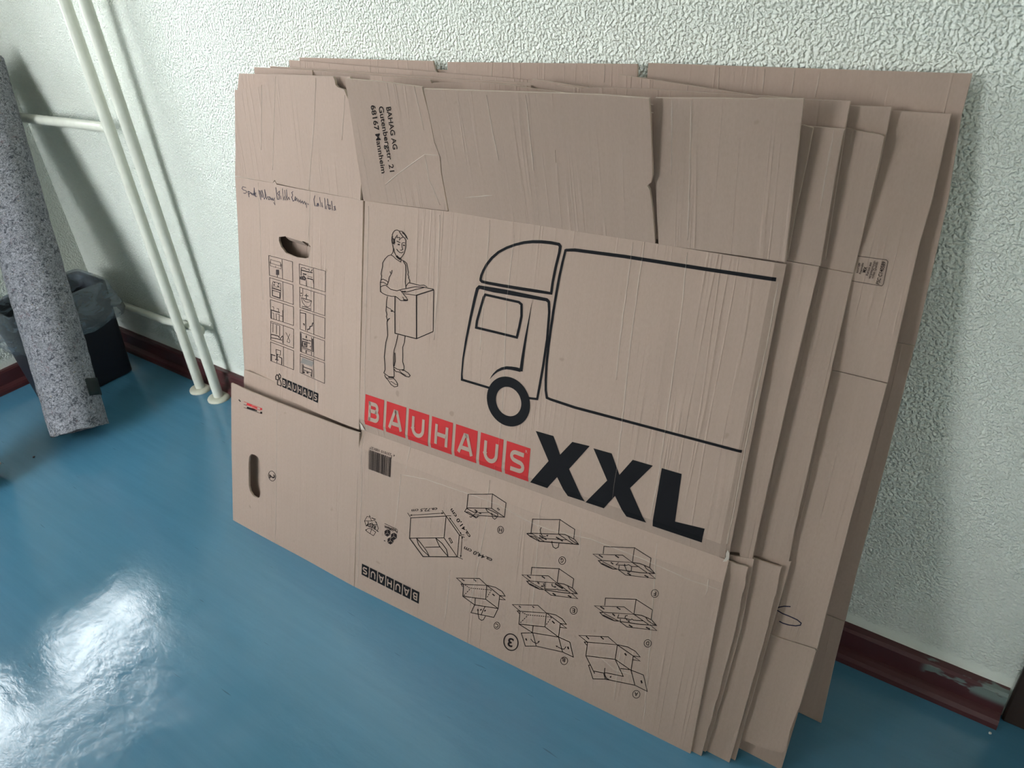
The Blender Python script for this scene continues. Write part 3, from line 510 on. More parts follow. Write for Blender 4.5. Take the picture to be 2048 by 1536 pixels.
RIBBONS={'truck':{'fr':'main','s':[[[25806,68949,25890,69453,26187,70241,26768,71353,27605,72474,28760,73556,30193,74436,31689,75123,33282,75666,34763,75984,36294,76172,37920,76263,39180,76246,39327,76102,39308,75258,38956,72974,38711,70660,38649,69063,36326,69015,33091,68885,29762,68773,27034,68716,26010,68732,25828,68822],[25312,68911,25409,69497,25730,70344,26325,71516,27216,72704,28447,73853,29958,74777,31505,75500,33148,76090,34688,76450,36270,76664,37944,76754,39458,76705,39849,76274,39771,75247,39404,72958,39165,70670,39091,68676,36294,68501,33049,68355,29708,68259,26958,68221,25769,68273,25333,68561],1],[[28959,51180,23464,51238,23280,52003,23340,54884,23789,58404,24363,62052,24979,65547,25338,67075,25543,67229,28264,67137,30536,67237,34958,67363,38081,67474,38404,67333,38663,65842,38785,61634,38575,57251,38320,53907,38133,51568,37550,51468,36727,51357],[28863,50764,23021,50817,22966,51934,23008,54844,23360,58380,23861,62041,24426,65557,24767,67256,25283,67811,28359,67945,30618,68005,35026,68004,38318,67999,38835,67584,39088,65916,39215,61681,39010,57288,38759,53944,38527,51243,37545,51073,36713,50959],0],[[26848,66280,30286,66256,33121,66247,33519,66034,33707,64269,33495,62483,33235,60881,29394,60902,25648,60892,25695,61818,26199,64049,26675,65987],[26584,66691,30348,66660,33296,66645,33952,66293,34165,64318,33949,62488,33624,60467,29320,60484,25136,60465,25206,61802,25722,64072,26218,66076],1],[[35566,66788,35371,64901,35119,62790,34891,60816,34715,58827,34576,57152,34480,55221],[35593,66789,35517,64907,35394,62803,35279,60841,35181,58866,35120,57210,35103,55301],0],[[34834,55724,33953,55759,32979,55657,31978,55487,30983,55047,30132,54410,29529,53686,29157,53066,28908,52520],[34715,55122,33858,55111,32947,55071,32061,54967,31203,54636,30413,54140,29771,53545,29307,53006,28942,52509],0],[[40580,75567,42140,75777,50275,76024,61506,76113,71761,76263],[40523,75979,42110,76265,50281,76539,61500,76629,71738,76780],0],[[40372,75900,40265,75224,40047,73860,39752,71565,39527,68698,39358,66169,39257,63635,39157,60439,39165,57371,39302,54943,39509,53159,39881,51876,40709,51749,45180,51543,71656,51987],[40743,75877,40654,75201,40456,73841,40183,71561,39963,68710,39798,66192,39691,63669,39587,60486,39580,57437,39718,55034,39922,53294,40256,52267,40831,52193,45260,51998,71680,52404],0]]},
'person':{'fr':'main','s':[[[6605,72997,6469,73411,6615,73806,6982,74189,7395,74323,8035,74208,8544,74241,9058,73948,9477,73572,9792,73089],[6445,72950,6299,73396,6467,73850,6887,74287,7402,74454,8068,74334,8608,74369,9176,74045,9615,73651,9937,73156],0],[[8530,74034,8996,73837,9342,73549,9469,73269],[8644,74172,9133,73965,9520,73642,9658,73337],0],[[7816,74141,8309,73716,8808,73331,9157,73205,9398,72897],[7943,74231,8434,73808,8913,73437,9278,73306,9539,72972],0],[[7258,72972,7302,73187,7440,73376,7378,73026,8013,73131,7945,72598,8458,73099,8898,73315],[7097,72975,7147,73221,7567,73645,7554,73180,8204,73287,8089,72865,8354,73187,8825,73418],0],[[9383,73011,9433,72129,9411,71507,9170,70678,8748,70043,8333,69689,7956,69673],[9544,73034,9595,72147,9572,71509,9323,70650,8878,69981,8391,69564,7939,69545],0],[[6259,73169,6233,72481,6327,71977,6942,71834,6980,72611,6706,72915],[6531,73192,6507,72522,6577,72147,6685,72122,6705,72525,6475,72780],0],[[7127,72080,6991,72494,7139,72899,7245,73089],[6967,72032,6821,72479,6985,72926,7096,73125],0],[[6376,71949,6517,71517,6688,70920,6578,70385,6210,69948,5564,69715,4845,69037,4318,68195,4343,67632,4171,66867,4038,66177,4178,65824,4087,65165],[6536,71996,6678,71563,6856,70943,6735,70354,6312,69852,5656,69615,4983,68980,4488,68188,4513,67646,4339,66868,4212,66209,4351,65859,4256,65175],0],[[6753,71099,6930,70481,7321,69982,7825,69510],[6914,71144,7086,70544,7460,70067,7958,69600],0],[[7347,69813,7737,69538,8315,69317,8612,69520],[7680,70090,8031,69842,8301,69738,8346,69769],0],[[6223,69839,6760,69696,7374,69335,8108,69080,8570,68920,8695,69405,8552,69762],[6298,69961,6855,69813,7474,69449,8194,69199,8457,69107,8527,69379,8396,69707],0],[[7397,72450,7821,72328,8242,72252],[7480,72582,7895,72462,8306,72387],0],[[8639,72275,9033,72375,9373,72380],[8614,72374,9029,72478,9389,72483],0],[[7674,71856,8147,71834],[7733,72082,8206,72060],0],[[8897,71899,9250,71860],[8977,72122,9330,72083],0],[[8551,72267,8621,71643,8770,71256,8522,71122,8381,71172],[8707,72294,8776,71682,8955,71218,8518,70982,8299,71059],0],[[7437,71090,7636,70836,8151,70577,8678,70555,9104,70811],[7585,71170,7768,70937,8226,70707,8645,70689,9015,70911],0],[[8695,69349,9399,69190,9856,68920,10071,68157,10284,67476,10187,67089,10434,66694,10320,66580,10656,66152,10679,65758],[8761,69472,9489,69307,10003,69004,10229,68204,10449,67499,10356,67126,10626,66695,10518,66588,10816,66209,10841,65786],0],[[9013,69239,9567,68613,9713,67473,9688,66467,9670,65723,9868,64745,9855,64565],[9165,69330,9741,68680,9892,67502,9867,66488,9851,65757,10049,64777,10035,64582],0],[[6549,67291,6492,66785,6243,66338,5956,65863,5866,65191,5649,64694],[6715,67302,6655,66773,6393,66302,6119,65848,6031,65185,5808,64673],0],[[6144,66971,6282,66623],[6304,67028,6442,66681],0],[[4195,65110,4651,65275,5296,65162,5738,64988,5539,64389],[4148,65229,4661,65415,5377,65288,5931,65070,5703,64378],0],[[4089,65175,3896,64587,4722,64728,5315,64561,5622,64384],[4254,65165,4120,64757,4763,64866,5415,64681,5737,64497],0],[[3923,64657,3965,63709,4679,64112,5237,64295,5704,64112,6466,63767,7216,63754,7962,63769,8686,64060],[4094,64686,4127,63950,4618,64226,5272,64440,5804,64232,6538,63899,7246,63886,7948,63901,8635,64175],0],[[3961,63811,4063,62945,4798,62673,5683,62542,6801,62551,7683,62710,8213,62493,8830,62185],[4131,63848,4227,63044,4878,62803,5729,62676,6813,62685,7734,62850,8315,62612,8935,62301],0],[[8685,64057,9384,64318,10314,64619,12028,65191,12824,65284,13961,65436,16059,65441],[8636,64178,9341,64441,10274,64742,12009,65320,12826,65415,13974,65568,16084,65572],0],[[9993,64914,10512,65615,11511,65655,13033,65595,13929,65794,14607,65603],[9856,64965,10431,65740,11538,65784,13041,65724,13959,65927,14679,65725],0],[[8609,64018,8976,63806,9348,63502,9967,63057,10388,62642,10052,62474,8883,62306],[8717,64125,9092,63909,9469,63601,10091,63153,10626,62625,10085,62353,8882,62180],0],[[9443,62418,10036,62434,10450,62435],[9488,62655,10085,62670,10502,62671],0],[[9167,62905,9481,62801,9398,62642],[9238,63007,9655,62869,9522,62616],0],[[9020,63795,9512,63834,9997,63968],[9042,64012,9500,64048,9951,64172],0],[[9402,63765,10349,63980,12074,64700,13992,65399],[9384,63891,10313,64101,12025,64814,13948,65514],0],[[9399,63539,12335,63740],[9413,63657,12348,63856],0],[[12387,63710,14297,64554,16120,65329],[12296,63887,14210,64731,16035,65505],0],[[12279,63797,12751,56151],[12522,63841,12998,56203],0],[[16017,65477,16190,61508,16379,58145],[16178,65503,16352,61537,16542,58178],0],[[7455,62749,7572,59853,7804,55991,10317,55992,12893,56027,14682,57037,16507,58093],[7674,62787,7792,59895,8017,56171,10361,56171,12864,56203,14588,57175,16414,58230],0],[[5739,62452,5568,61608,5535,60597,5495,59699,5763,59129,5619,58721,5949,58133],[5900,62456,5732,61621,5699,60620,5661,59745,5935,59161,5793,58757,6102,58207],0],[[5587,60493,6564,60241,7545,59806],[5653,60600,6640,60346,7630,59906],0],[[6641,59909,7049,59800],[6753,60088,7160,59978],0],[[6020,57743,6313,58233,6611,58535],[5810,57793,6119,58308,6439,58632],0],[[5938,58163,5838,57502,6028,56260,6140,55274,5758,54042,5612,52581,5480,51111,5712,49717,5792,48700,5513,48053],[6114,58176,6016,57532,6205,56306,6320,55295,5935,54052,5791,52604,5661,51151,5891,49767,5975,48716,5682,48037],0],[[8506,55965,8191,54310,7775,52934,7678,51610,7757,50061,7985,48807,8035,47838],[8678,55973,8363,54313,7950,52945,7856,51643,7934,50109,8162,48856,8212,47880],0],[[7944,52440,8077,50796,7915,49856],[8155,52491,8290,50831,8126,49874],0],[[10178,55993,10085,54843,9739,53875,9876,51975,9887,51196,10254,50377,10254,49806],[10350,56013,10256,54849,9914,53889,10050,52013,10061,51253,10428,50434,10428,49841],0],[[7904,49646,8744,49445,9580,49508,10354,49756],[7989,49789,8801,49594,9581,49652,10328,49891],0],[[5553,47984,6352,47710,7046,47536,8127,47797],[5642,48106,6435,47834,7084,47671,8120,47921],0],[[6733,47379,8042,47629],[6742,47670,8050,47919],0],[[5733,47723,6011,47247,6705,46812,7405,46181,8288,45912,9110,46267,9082,46794,8630,47299,7946,47666],[5889,47808,6155,47353,6834,46927,7522,46307,8316,46064,8939,46333,8919,46718,8501,47185,7834,47544],0],[[6229,47219,7078,47156,7906,47424],[6273,47329,7091,47267,7887,47525],0],[[7252,46738,7739,46728,8414,46495,8919,46552],[7289,46848,7795,46837,8461,46607,8935,46660],0],[[7977,49291,8428,48914,9095,49005,9898,48814,10731,48552,11593,48619,11974,49041,11414,49484,10587,49684],[8117,49407,8520,49070,9147,49156,9986,48955,10794,48701,11528,48758,11746,48999,11302,49350,10505,49542],0],[[9220,49324,9894,48958,10882,48736],[9315,49427,9976,49069,10946,48850],0],[[9894,49494,10533,49581],[9912,49687,10552,49773],0]]},
'picto_grey':{'fr':'left','s':[[[22808,-34593,26709,-34451],[23387,-33387,27261,-33264],0]]},
'bars_black':{'fr':'lowleft','s':[[[4797,29664,10951,29930],[4846,29767,10997,30031],0],[[4814,30353,5876,30447],[4859,30467,5921,30560],0],[[5798,29817,8597,29986],[5980,30224,8774,30389],0],[[8640,30018,9217,30090],[8730,30293,9307,30364],0],[[10253,29862,10893,29938],[10421,30360,11060,30434],0],[[15199,16852,15243,16608,15231,16349,15165,16091,15047,15846,14887,15629,14694,15449,14478,15313,14247,15226,14008,15192,13772,15213,13553,15292,13364,15425,13216,15607,13117,15827,13073,16073,13086,16334,13155,16594,13274,16839,13436,17056,13631,17234,13847,17368,14078,17453,14316,17485,14550,17462,14767,17383,14954,17250,15101,17070],[15362,16933,15410,16671,15397,16393,15324,16111,15193,15838,15009,15588,14778,15372,14511,15205,14226,15097,13939,15056,13668,15080,13423,15168,13217,15314,13057,15509,12951,15745,12904,16009,12918,16290,12993,16574,13127,16847,13314,17097,13547,17311,13814,17476,14099,17581,14384,17620,14653,17593,14895,17505,15099,17360,15257,17166],1],[[2947,30957,3607,30660],[3195,31178,3854,30882],0]]},
'bars_red':{'fr':'lowleft','s':[[[5728,30532,7412,30613],[5987,31090,7666,31168],0],[[7458,30647,9307,30701],[7618,30975,9464,31027],0],[[4829,31042,10625,31182],[4874,31131,10667,31269],0],[[7506,30349,10388,30592],[7556,30475,10436,30716],0],[[10344,30672,10983,30856],[10349,31134,10988,31318],0]]},
'diag_dim':{'fr':'bflap','s':[[[13727,20955,21770,24226,21619,19821,13682,16749],[13547,21043,21946,24453,21786,19727,13496,16513],1],[[21792,24271,24995,21604,24926,17188,21769,19844],[21924,24408,25163,21709,25046,16898,21635,19703],0],[[13505,16542,17055,13873,24993,16951],[13673,16721,17151,14105,24980,17134],0],[[15229,17228,15769,16052,16891,15190,18505,14563],[15400,17338,15929,16187,17018,15349,18616,14728],0],[[15248,17206,16138,16643,17096,15971,17779,15432,18483,14578],[15381,17360,16272,16796,17234,16122,17926,15574,18637,14713],0],[[19722,18959,20714,17601,21788,16870,22842,16257],[19876,19084,20857,17741,21913,17022,22963,16411],0],[[19746,18941,21300,18381,22351,17561,22820,16284],[19851,19102,21420,18536,22505,17688,22985,16384],0],[[17492,16068,20990,17499],[17477,16225,20974,17653],0],[[22919,20070,23068,20154,23606,19567,23445,19412],[22687,20084,23134,20336,23813,19596,23398,19195],1],[[13417,21432,21278,24681],[13402,21545,21262,24790],0],[[12742,21731,13509,21090],[12850,21837,13616,21196],0],[[20817,25094,21680,24353],[20916,25194,21779,24454],0],[[22551,24279,25495,21889],[22648,24381,25589,21991],0],[[21858,24337,22998,24745],[21850,24449,22989,24856],0],[[25142,21623,26201,22019],[25133,21734,26192,22131],0],[[25688,21613,25684,17210],[25811,21651,25808,17250],0],[[25062,21542,26279,21503],[25104,21663,26321,21624],0],[[25059,17018,26229,16975],[25104,17142,26274,17099],0],[[13411,21478,13937,21497],[13408,21499,13886,21889],0],[[21268,24746,20771,24728],[21271,24726,20829,24352],0],[[22591,24321,22718,23906],[22609,24339,23058,24250],0],[[25550,21949,25393,22346],[25534,21931,25076,21986],0],[[25738,21629,25536,21137],[25760,21635,25961,21267],0],[[25757,17234,25960,17736],[25735,17226,25531,17598],0]]},
'diag_H':{'fr':'bflap','s':[[[26420,30229,31291,31886,31398,29353,26360,27639],[26261,30323,31419,32062,31556,29259,26193,27432],1],[[31327,31909,34240,31272,34187,28671,31515,29381],[31383,32039,34389,31393,34335,28464,31439,29232],0],[[26204,27550,25758,26626,28468,26238,29067,26948,34263,28495],[26349,27521,25982,26760,28435,26408,29002,27079,34258,28640],0],[[26252,27353,27836,27149,28425,27470],[26319,27509,27848,27311,28381,27601],0],[[26117,26597,26671,26793,28341,26382],[26105,26744,26708,26958,28420,26535],0],[[30191,28819,30587,28364,31436,28123,32814,28086],[30322,28937,30699,28504,31500,28276,32860,28239],0],[[30349,28789,31724,28749,32770,28618,32815,28154],[30397,28943,31778,28902,32915,28759,32969,28209],0],[[28649,27402,30895,28199],[28638,27520,30884,28316],0],[[27906,27697,28568,27504],[28030,27920,28691,27728],0],[[28975,27375,29436,27433],[29010,27581,29471,27639],0],[[26977,25994,27376,26016,28468,27398],[27015,26146,27325,26163,28356,27466],0],[[31632,28141,31807,27545,32350,27376,32843,28010],[31766,28211,31928,27662,32326,27537,32742,28072],0],[[32718,29712,32827,29777,33062,29580,32953,29515],[32541,29710,32859,29899,33238,29582,32921,29392],1],[[28072,26721,28793,27083,28443,26571],[28046,26823,29012,27276,28538,26531],0],[[28618,27672,28167,27379],[28633,27663,28460,27192],0],[[31490,28467,31503,28024],[31508,28480,31864,28284],0],[[34268,26072,34268,25928,34239,25781,34184,25640,34106,25510,34009,25399,33899,25312,33780,25252,33658,25222,33539,25223,33427,25257,33329,25321,33250,25414,33195,25531,33167,25665,33168,25810,33197,25957,33253,26099,33332,26229,33429,26339,33540,26426,33658,26485,33780,26514,33899,26512,34010,26478,34107,26414,34185,26321,34240,26206],[34390,26117,34390,25951,34356,25780,34292,25613,34198,25457,34080,25321,33942,25212,33791,25137,33637,25099,33488,25100,33351,25141,33233,25219,33140,25328,33077,25464,33044,25619,33045,25787,33079,25958,33145,26126,33239,26282,33359,26417,33497,26525,33647,26599,33800,26636,33949,26634,34085,26592,34202,26515,34294,26406,34357,26272],1]]},
'diag_C':{'fr':'bflap','s':[[[25351,12643,30169,14534,31710,13889,26865,12063],[24994,12626,30221,14713,32048,13897,26810,11881],1],[[26273,12809,26939,12680],[26371,13008,27037,12879],0],[[28921,13848,29509,13652],[29033,14040,29620,13844],0],[[26179,11752,26825,11888],[26203,11921,26849,12056],0],[[26191,11797,26594,11355],[26332,11935,26734,11493],0],[[26753,11942,26789,9330,32022,10925,31960,13921],[26921,12002,26956,9544,31856,11034,31799,13864],0],[[31869,13811,33695,14189,35132,13960,35776,13397,34828,13106,32064,13966],[31890,13974,33742,14356,35232,14118,36084,13350,34780,12934,31975,13805],0],[[34761,12939,35865,12644,34879,12336],[34846,13100,36195,12660,34879,12179],0],[[34725,12995,34654,10372,31981,11062],[34882,13044,34806,10147,31897,10897],0],[[26828,9351,29619,8695,34725,10179],[26917,9522,29671,8873,34735,10341],0],[[29576,10228,29628,8821],[29741,10292,29793,8886],0],[[29567,8785,28862,6702,34052,7979,34804,10258],[29722,8783,29093,6924,33946,8114,34656,10262],0],[[31859,9496,31132,7334],[32011,9493,31286,7333],0],[[32116,7507,31784,6631,31452,6342,30936,6437,30664,7168,30553,7933],[32265,7497,31911,6558,31449,6156,30799,6275,30503,7073,30390,7852],0],[[30392,8335,30240,7800],[30414,8345,30669,8003],0],[[27159,11908,27404,11857],[27240,12070,27484,12019],0],[[27553,11826,27797,11775],[27634,11988,27877,11937],0],[[27947,11744,28190,11693],[28027,11906,28270,11855],0],[[27097,9575,27318,9914],[26972,9630,27193,9969],0],[[27453,10122,27673,10459],[27328,10176,27548,10514],0],[[27807,10665,28026,11001],[27682,10720,27901,11056],0],[[28160,11207,28377,11541],[28035,11261,28253,11595],0],[[28443,11760,28729,11859],[28443,11915,28729,12013],0],[[28904,11919,29188,12018],[28904,12074,29188,12172],0],[[29363,12078,29646,12176],[29363,12232,29646,12330],0],[[29820,12236,30103,12334],[29820,12390,30102,12487],0],[[30276,12393,30557,12491],[30275,12547,30557,12644],0],[[30729,12550,31010,12647],[30729,12703,31009,12800],0],[[31181,12706,31461,12803],[31181,12859,31460,12955],0],[[31632,12862,31910,12958],[31631,13014,31909,13110],0],[[32080,13017,32357,13112],[32079,13168,32356,13264],0],[[32527,13171,32803,13266],[32526,13322,32802,13417],0],[[32902,13409,32770,13089],[33041,13391,32910,13072],0],[[32689,12893,32557,12573],[32829,12876,32697,12555],0],[[32476,12376,32344,12054],[32616,12358,32484,12037],0],[[32262,11856,32129,11533],[32403,11839,32270,11516],0],[[33180,12563,33683,12381],[33317,12800,33819,12618],0],[[31095,8150,31318,8522],[30882,8232,31105,8604],0],[[32007,8361,32212,8751],[31784,8422,31989,8812],0],[[35353,6915,35353,6764,35326,6609,35272,6457,35196,6316,35102,6194,34994,6096,34879,6027,34760,5988,34643,5982,34534,6010,34438,6071,34360,6163,34305,6282,34277,6420,34278,6572,34305,6728,34359,6881,34436,7021,34531,7143,34639,7240,34754,7309,34872,7347,34989,7352,35098,7324,35193,7263,35270,7171,35325,7053],[35479,6973,35479,6798,35447,6617,35384,6437,35292,6267,35176,6116,35040,5992,34891,5902,34738,5852,34590,5844,34455,5879,34338,5953,34246,6062,34182,6201,34150,6362,34150,6538,34183,6720,34247,6901,34340,7071,34457,7221,34594,7344,34742,7432,34894,7481,35041,7488,35176,7453,35292,7379,35383,7271,35446,7133],1]]},
'diag_B':{'fr':'bflap','s':[[[37754,12368,42623,14329,44307,13675,39291,11795],[37427,12351,42664,14499,44615,13683,39245,11621],1],[[38850,12579,39332,12425],[38947,12766,39430,12613],0],[[41495,13709,41971,13532],[41595,13892,42070,13714],0],[[38615,11444,39264,11629],[38623,11603,39272,11787],0],[[38628,11480,39135,11113],[38738,11625,39245,11259],0],[[39192,11681,39247,8957,44583,10805,44534,13704],[39344,11735,39397,9166,44434,10907,44388,13654],0],[[44455,13601,46230,14017,47548,13798,48339,13219,47359,12948,44626,13749],[44468,13756,46267,14177,47631,13950,48623,13179,47318,12785,44553,13595],0],[[47303,12790,48480,12497,47369,12188],[47374,12944,48779,12508,47367,12035],0],[[47267,12844,47254,10199,44545,10935],[47410,12889,47396,9984,44472,10777],0],[[39288,8979,42238,8506,47322,10014],[39356,9144,42276,8674,47327,10169],0],[[42104,10083,42115,8572],[42254,10136,42265,8625],0],[[42247,8664,39877,7501,41053,5135,43250,6192],[42267,8516,40099,7450,41148,5341,43232,6342],0],[[42187,8537,43188,6175,48539,7511,47391,10143],[42327,8643,43294,6360,48318,7611,47258,10040],0],[[47304,10011,49495,10032,50441,7634,48450,7642],[47346,10172,49602,10192,50665,7479,48406,7480],0],[[41963,7115,42478,6746,43185,6727,43689,7179],[42071,7264,42561,6911,43175,6894,43621,7295],0],[[43836,7663,43394,7369],[43848,7651,43645,7144],0],[[48889,8937,48615,8321,48186,8172,47437,8197],[49012,8904,48698,8196,48162,8009,47389,8034],0],[[46959,8150,47274,7919],[46966,8172,47412,8344],0],[[40875,6727,41114,6371],[41111,6950,41349,6595],0],[[49134,8961,49371,8556],[49356,9164,49593,8760],0],[[45662,12534,46201,12265],[45794,12754,46332,12486],0],[[39707,11615,39956,11591],[39764,11772,40013,11748],0],[[40109,11576,40358,11553],[40166,11733,40415,11709],0],[[40511,11538,40759,11514],[40567,11695,40815,11671],0],[[39634,9416,39837,9745],[39519,9471,39722,9800],0],[[39961,9946,40163,10274],[39847,10002,40049,10329],0],[[40286,10474,40487,10800],[40172,10529,40374,10855],0],[[40610,10999,40810,11324],[40497,11055,40697,11379],0],[[40864,11600,41135,11697],[40861,11749,41133,11845],0],[[41301,11756,41571,11852],[41299,11904,41569,11999],0],[[41737,11910,42006,12006],[41734,12058,42003,12153],0],[[42171,12064,42439,12160],[42168,12212,42436,12307],0],[[42603,12218,42870,12313],[42600,12365,42867,12460],0],[[43034,12371,43300,12465],[43031,12517,43297,12612],0],[[43463,12523,43728,12617],[43460,12669,43725,12763],0],[[43890,12675,44154,12768],[43887,12821,44151,12914],0],[[44316,12826,44579,12919],[44312,12972,44575,13065],0],[[44740,12976,45002,13069],[44736,13122,44998,13215],0],[[45162,13126,45423,13219],[45158,13271,45419,13364],0],[[45520,13364,45372,13038],[45641,13332,45493,13006],0],[[45281,12838,45132,12511],[45403,12806,45254,12479],0],[[45041,12310,44892,11982],[45163,12278,45014,11950],0],[[44800,11780,44650,11450],[44922,11748,44772,11419],0],[[49531,6295,49535,6134,49508,5967,49453,5802,49372,5646,49269,5509,49150,5397,49020,5314,48886,5265,48754,5253,48631,5277,48522,5338,48434,5433,48371,5557,48337,5703,48333,5865,48361,6033,48417,6198,48499,6354,48602,6490,48722,6602,48851,6684,48985,6731,49116,6743,49239,6718,49347,6657,49434,6563,49497,6440],[49643,6350,49648,6165,49617,5970,49553,5777,49457,5594,49335,5431,49192,5296,49035,5196,48873,5137,48715,5121,48567,5151,48439,5223,48336,5333,48263,5477,48223,5647,48219,5834,48251,6029,48317,6223,48413,6406,48537,6569,48680,6703,48837,6801,48998,6859,49155,6873,49301,6843,49429,6771,49531,6661,49603,6518],1]]},
'diag_3':{'fr':'bflap','s':[[[39292,5628,39383,5386,39435,5121,39444,4841,39412,4556,39339,4274,39228,4004,39083,3754,38908,3531,38709,3341,38491,3189,38259,3080,38021,3017,37782,3002,37551,3037,37334,3122,37140,3255,36974,3431,36843,3646,36751,3892,36700,4161,36692,4444,36727,4732,36803,5016,36917,5287,37065,5536,37242,5757,37442,5944,37661,6092,37892,6198,38130,6258,38366,6270,38595,6232,38808,6147,38999,6014,39162,5840],[39499,5796,39601,5525,39659,5229,39669,4914,39633,4589,39549,4265,39419,3950,39248,3654,39039,3387,38799,3157,38535,2973,38258,2842,37975,2766,37695,2749,37428,2789,37182,2886,36962,3036,36777,3233,36630,3473,36527,3748,36470,4050,36461,4370,36501,4698,36589,5025,36723,5342,36898,5637,37111,5902,37353,6128,37617,6307,37894,6433,38175,6504,38451,6517,38714,6474,38956,6376,39172,6227,39354,6032],1]]},
'diag_E':{'fr':'bflap','s':[[[50066,16688,50070,16535,50044,16378,49991,16223,49912,16078,49812,15952,49697,15850,49571,15776,49441,15735,49313,15728,49193,15756,49087,15818,49001,15911,48940,16031,48907,16172,48903,16325,48929,16484,48983,16639,49063,16783,49163,16909,49279,17011,49405,17084,49535,17124,49662,17130,49781,17102,49886,17039,49971,16947,50032,16827],[50175,16737,50179,16560,50150,16377,50087,16196,49995,16026,49876,15875,49737,15752,49585,15663,49428,15613,49274,15605,49131,15638,49006,15711,48906,15821,48835,15960,48796,16123,48792,16300,48822,16485,48886,16666,48980,16837,49099,16986,49239,17108,49391,17196,49547,17245,49700,17252,49842,17218,49966,17145,50065,17036,50136,16898],1],[[40752,19778,40729,21115,45784,22918,45744,20199],[40604,19730,40579,21211,45927,23114,45886,20238],0],[[45823,22943,48689,22203,48666,20480],[45888,23089,48828,22329,48804,20518],0],[[39057,18966,43992,20789,45665,20215,40645,18516],[38736,18946,44029,20950,45966,20222,40606,18352],1],[[39881,19141,40636,18933],[39991,19367,40745,19159],0],[[42731,20187,43401,20015],[42834,20410,43502,20238],0],[[40612,18518,39805,18146,40518,17666,41678,17558,42618,17559,43512,17873],[40638,18350,40176,18140,40616,17849,41736,17744,42640,17744,43505,18048],0],[[40683,18204,43359,17839],[40736,18343,43410,17977],0],[[40594,17839,41528,17777,42464,17653],[40640,17979,41577,17916,42515,17791],0],[[45813,20136,47029,20458,47771,20459,48761,20382,49595,19813,47241,18993,43581,18009],[45817,20300,47053,20626,47817,20627,48842,20546,49911,19784,47243,18831,43575,17842],0],[[45780,20144,46833,19825,48400,19349],[45851,20292,46903,19972,48469,19496],0],[[47739,20482,48178,20024,48847,19791,49606,19733],[47849,20604,48272,20162,48907,19940,49651,19883],0],[[43539,17850,44907,17388,50071,18921,48718,19536],[43616,18000,44949,17549,49783,18931,48640,19393],0],[[45135,17845,45797,17679],[45245,18092,45906,17925],0],[[48038,18638,48737,18558],[48120,18885,48819,18805],0],[[43440,19355,43528,18037],[43584,19408,43673,18092],0],[[43659,18079,45715,18824,45977,19051,46163,18955,48016,19488],[43651,18226,45675,18957,45991,19231,46212,19117,48017,19634],0],[[44763,19639,44885,19201,45501,19189],[44901,19718,45003,19354,45543,19342],0],[[45827,19404,45444,19539],[45824,19384,45389,19130],0],[[43149,19083,43315,18678,43121,18367],[43285,19176,43480,18701,43235,18309],0],[[42810,18174,43259,18425],[42798,18186,43022,18670],0],[[45388,19800,46949,19503],[45495,20068,47054,19771],0],[[42030,18669,42434,18579],[42130,18896,42533,18806],0]]},
'diag_G':{'fr':'bflap','s':[[[39890,30146,44814,31800,44938,29296,39868,27584],[39745,30240,44930,31964,45082,29204,39720,27389],1],[[44847,31820,47739,31137,47787,29450],[44896,31943,47872,31257,47923,29488],0],[[38991,27077,39805,27418],[38969,27214,39783,27555],0],[[45015,29181,46136,29541,46805,29494,47973,29337,48831,28731],[45006,29319,46153,29686,46850,29638,48046,29476,48923,28856],0],[[38927,27056,39691,26745,41565,26501,42576,26823,48881,28707],[39033,27235,39779,26931,41596,26693,42569,27002,48873,28880],0],[[39174,27134,40045,27397,42547,26853],[39170,27251,40070,27523,42598,26972],0],[[39590,26838,40592,27030,41526,26646],[39602,26985,40642,27185,41608,26787],0],[[44978,29179,46583,28746,47974,28424],[45042,29321,46644,28887,48032,28566],0],[[46783,29450,47208,29053,47924,28829,48793,28734],[46887,29567,47295,29186,47980,28971,48837,28877],0],[[41383,27145,43366,27708,46621,28720],[41381,27272,43361,27833,46614,28843],0],[[41590,29303,41408,28784,41598,28070,42054,27707,42707,27824],[41724,29287,41559,28814,41729,28175,42121,27863,42719,27969],0],[[43153,28440,42714,28218],[43164,28428,42946,27975],0],[[45199,27617,45167,26901,44778,26538,44321,26635,44073,27193],[45339,27647,45304,26858,44790,26377,44211,26500,43941,27105],0],[[43905,27605,43782,27100],[43924,27613,44186,27272],0],[[44551,28426,45889,28197],[44640,28661,45977,28432],0],[[41414,27564,42854,27300],[41502,27781,42941,27517],0],[[46812,24960,46815,24813,46790,24662,46737,24515,46659,24379,46562,24262,46449,24168,46326,24103,46200,24068,46075,24067,45959,24098,45856,24162,45773,24256,45714,24374,45682,24511,45679,24659,45705,24811,45759,24958,45837,25094,45935,25211,46048,25303,46171,25368,46297,25402,46421,25402,46537,25370,46639,25306,46721,25214,46780,25096],[46922,25004,46926,24834,46896,24659,46834,24487,46743,24326,46626,24186,46489,24072,46340,23992,46186,23950,46035,23948,45895,23986,45774,24062,45676,24171,45608,24308,45571,24466,45568,24638,45598,24814,45661,24986,45754,25147,45871,25287,46008,25399,46157,25478,46311,25519,46461,25520,46600,25481,46720,25406,46817,25297,46885,25161],1]]},
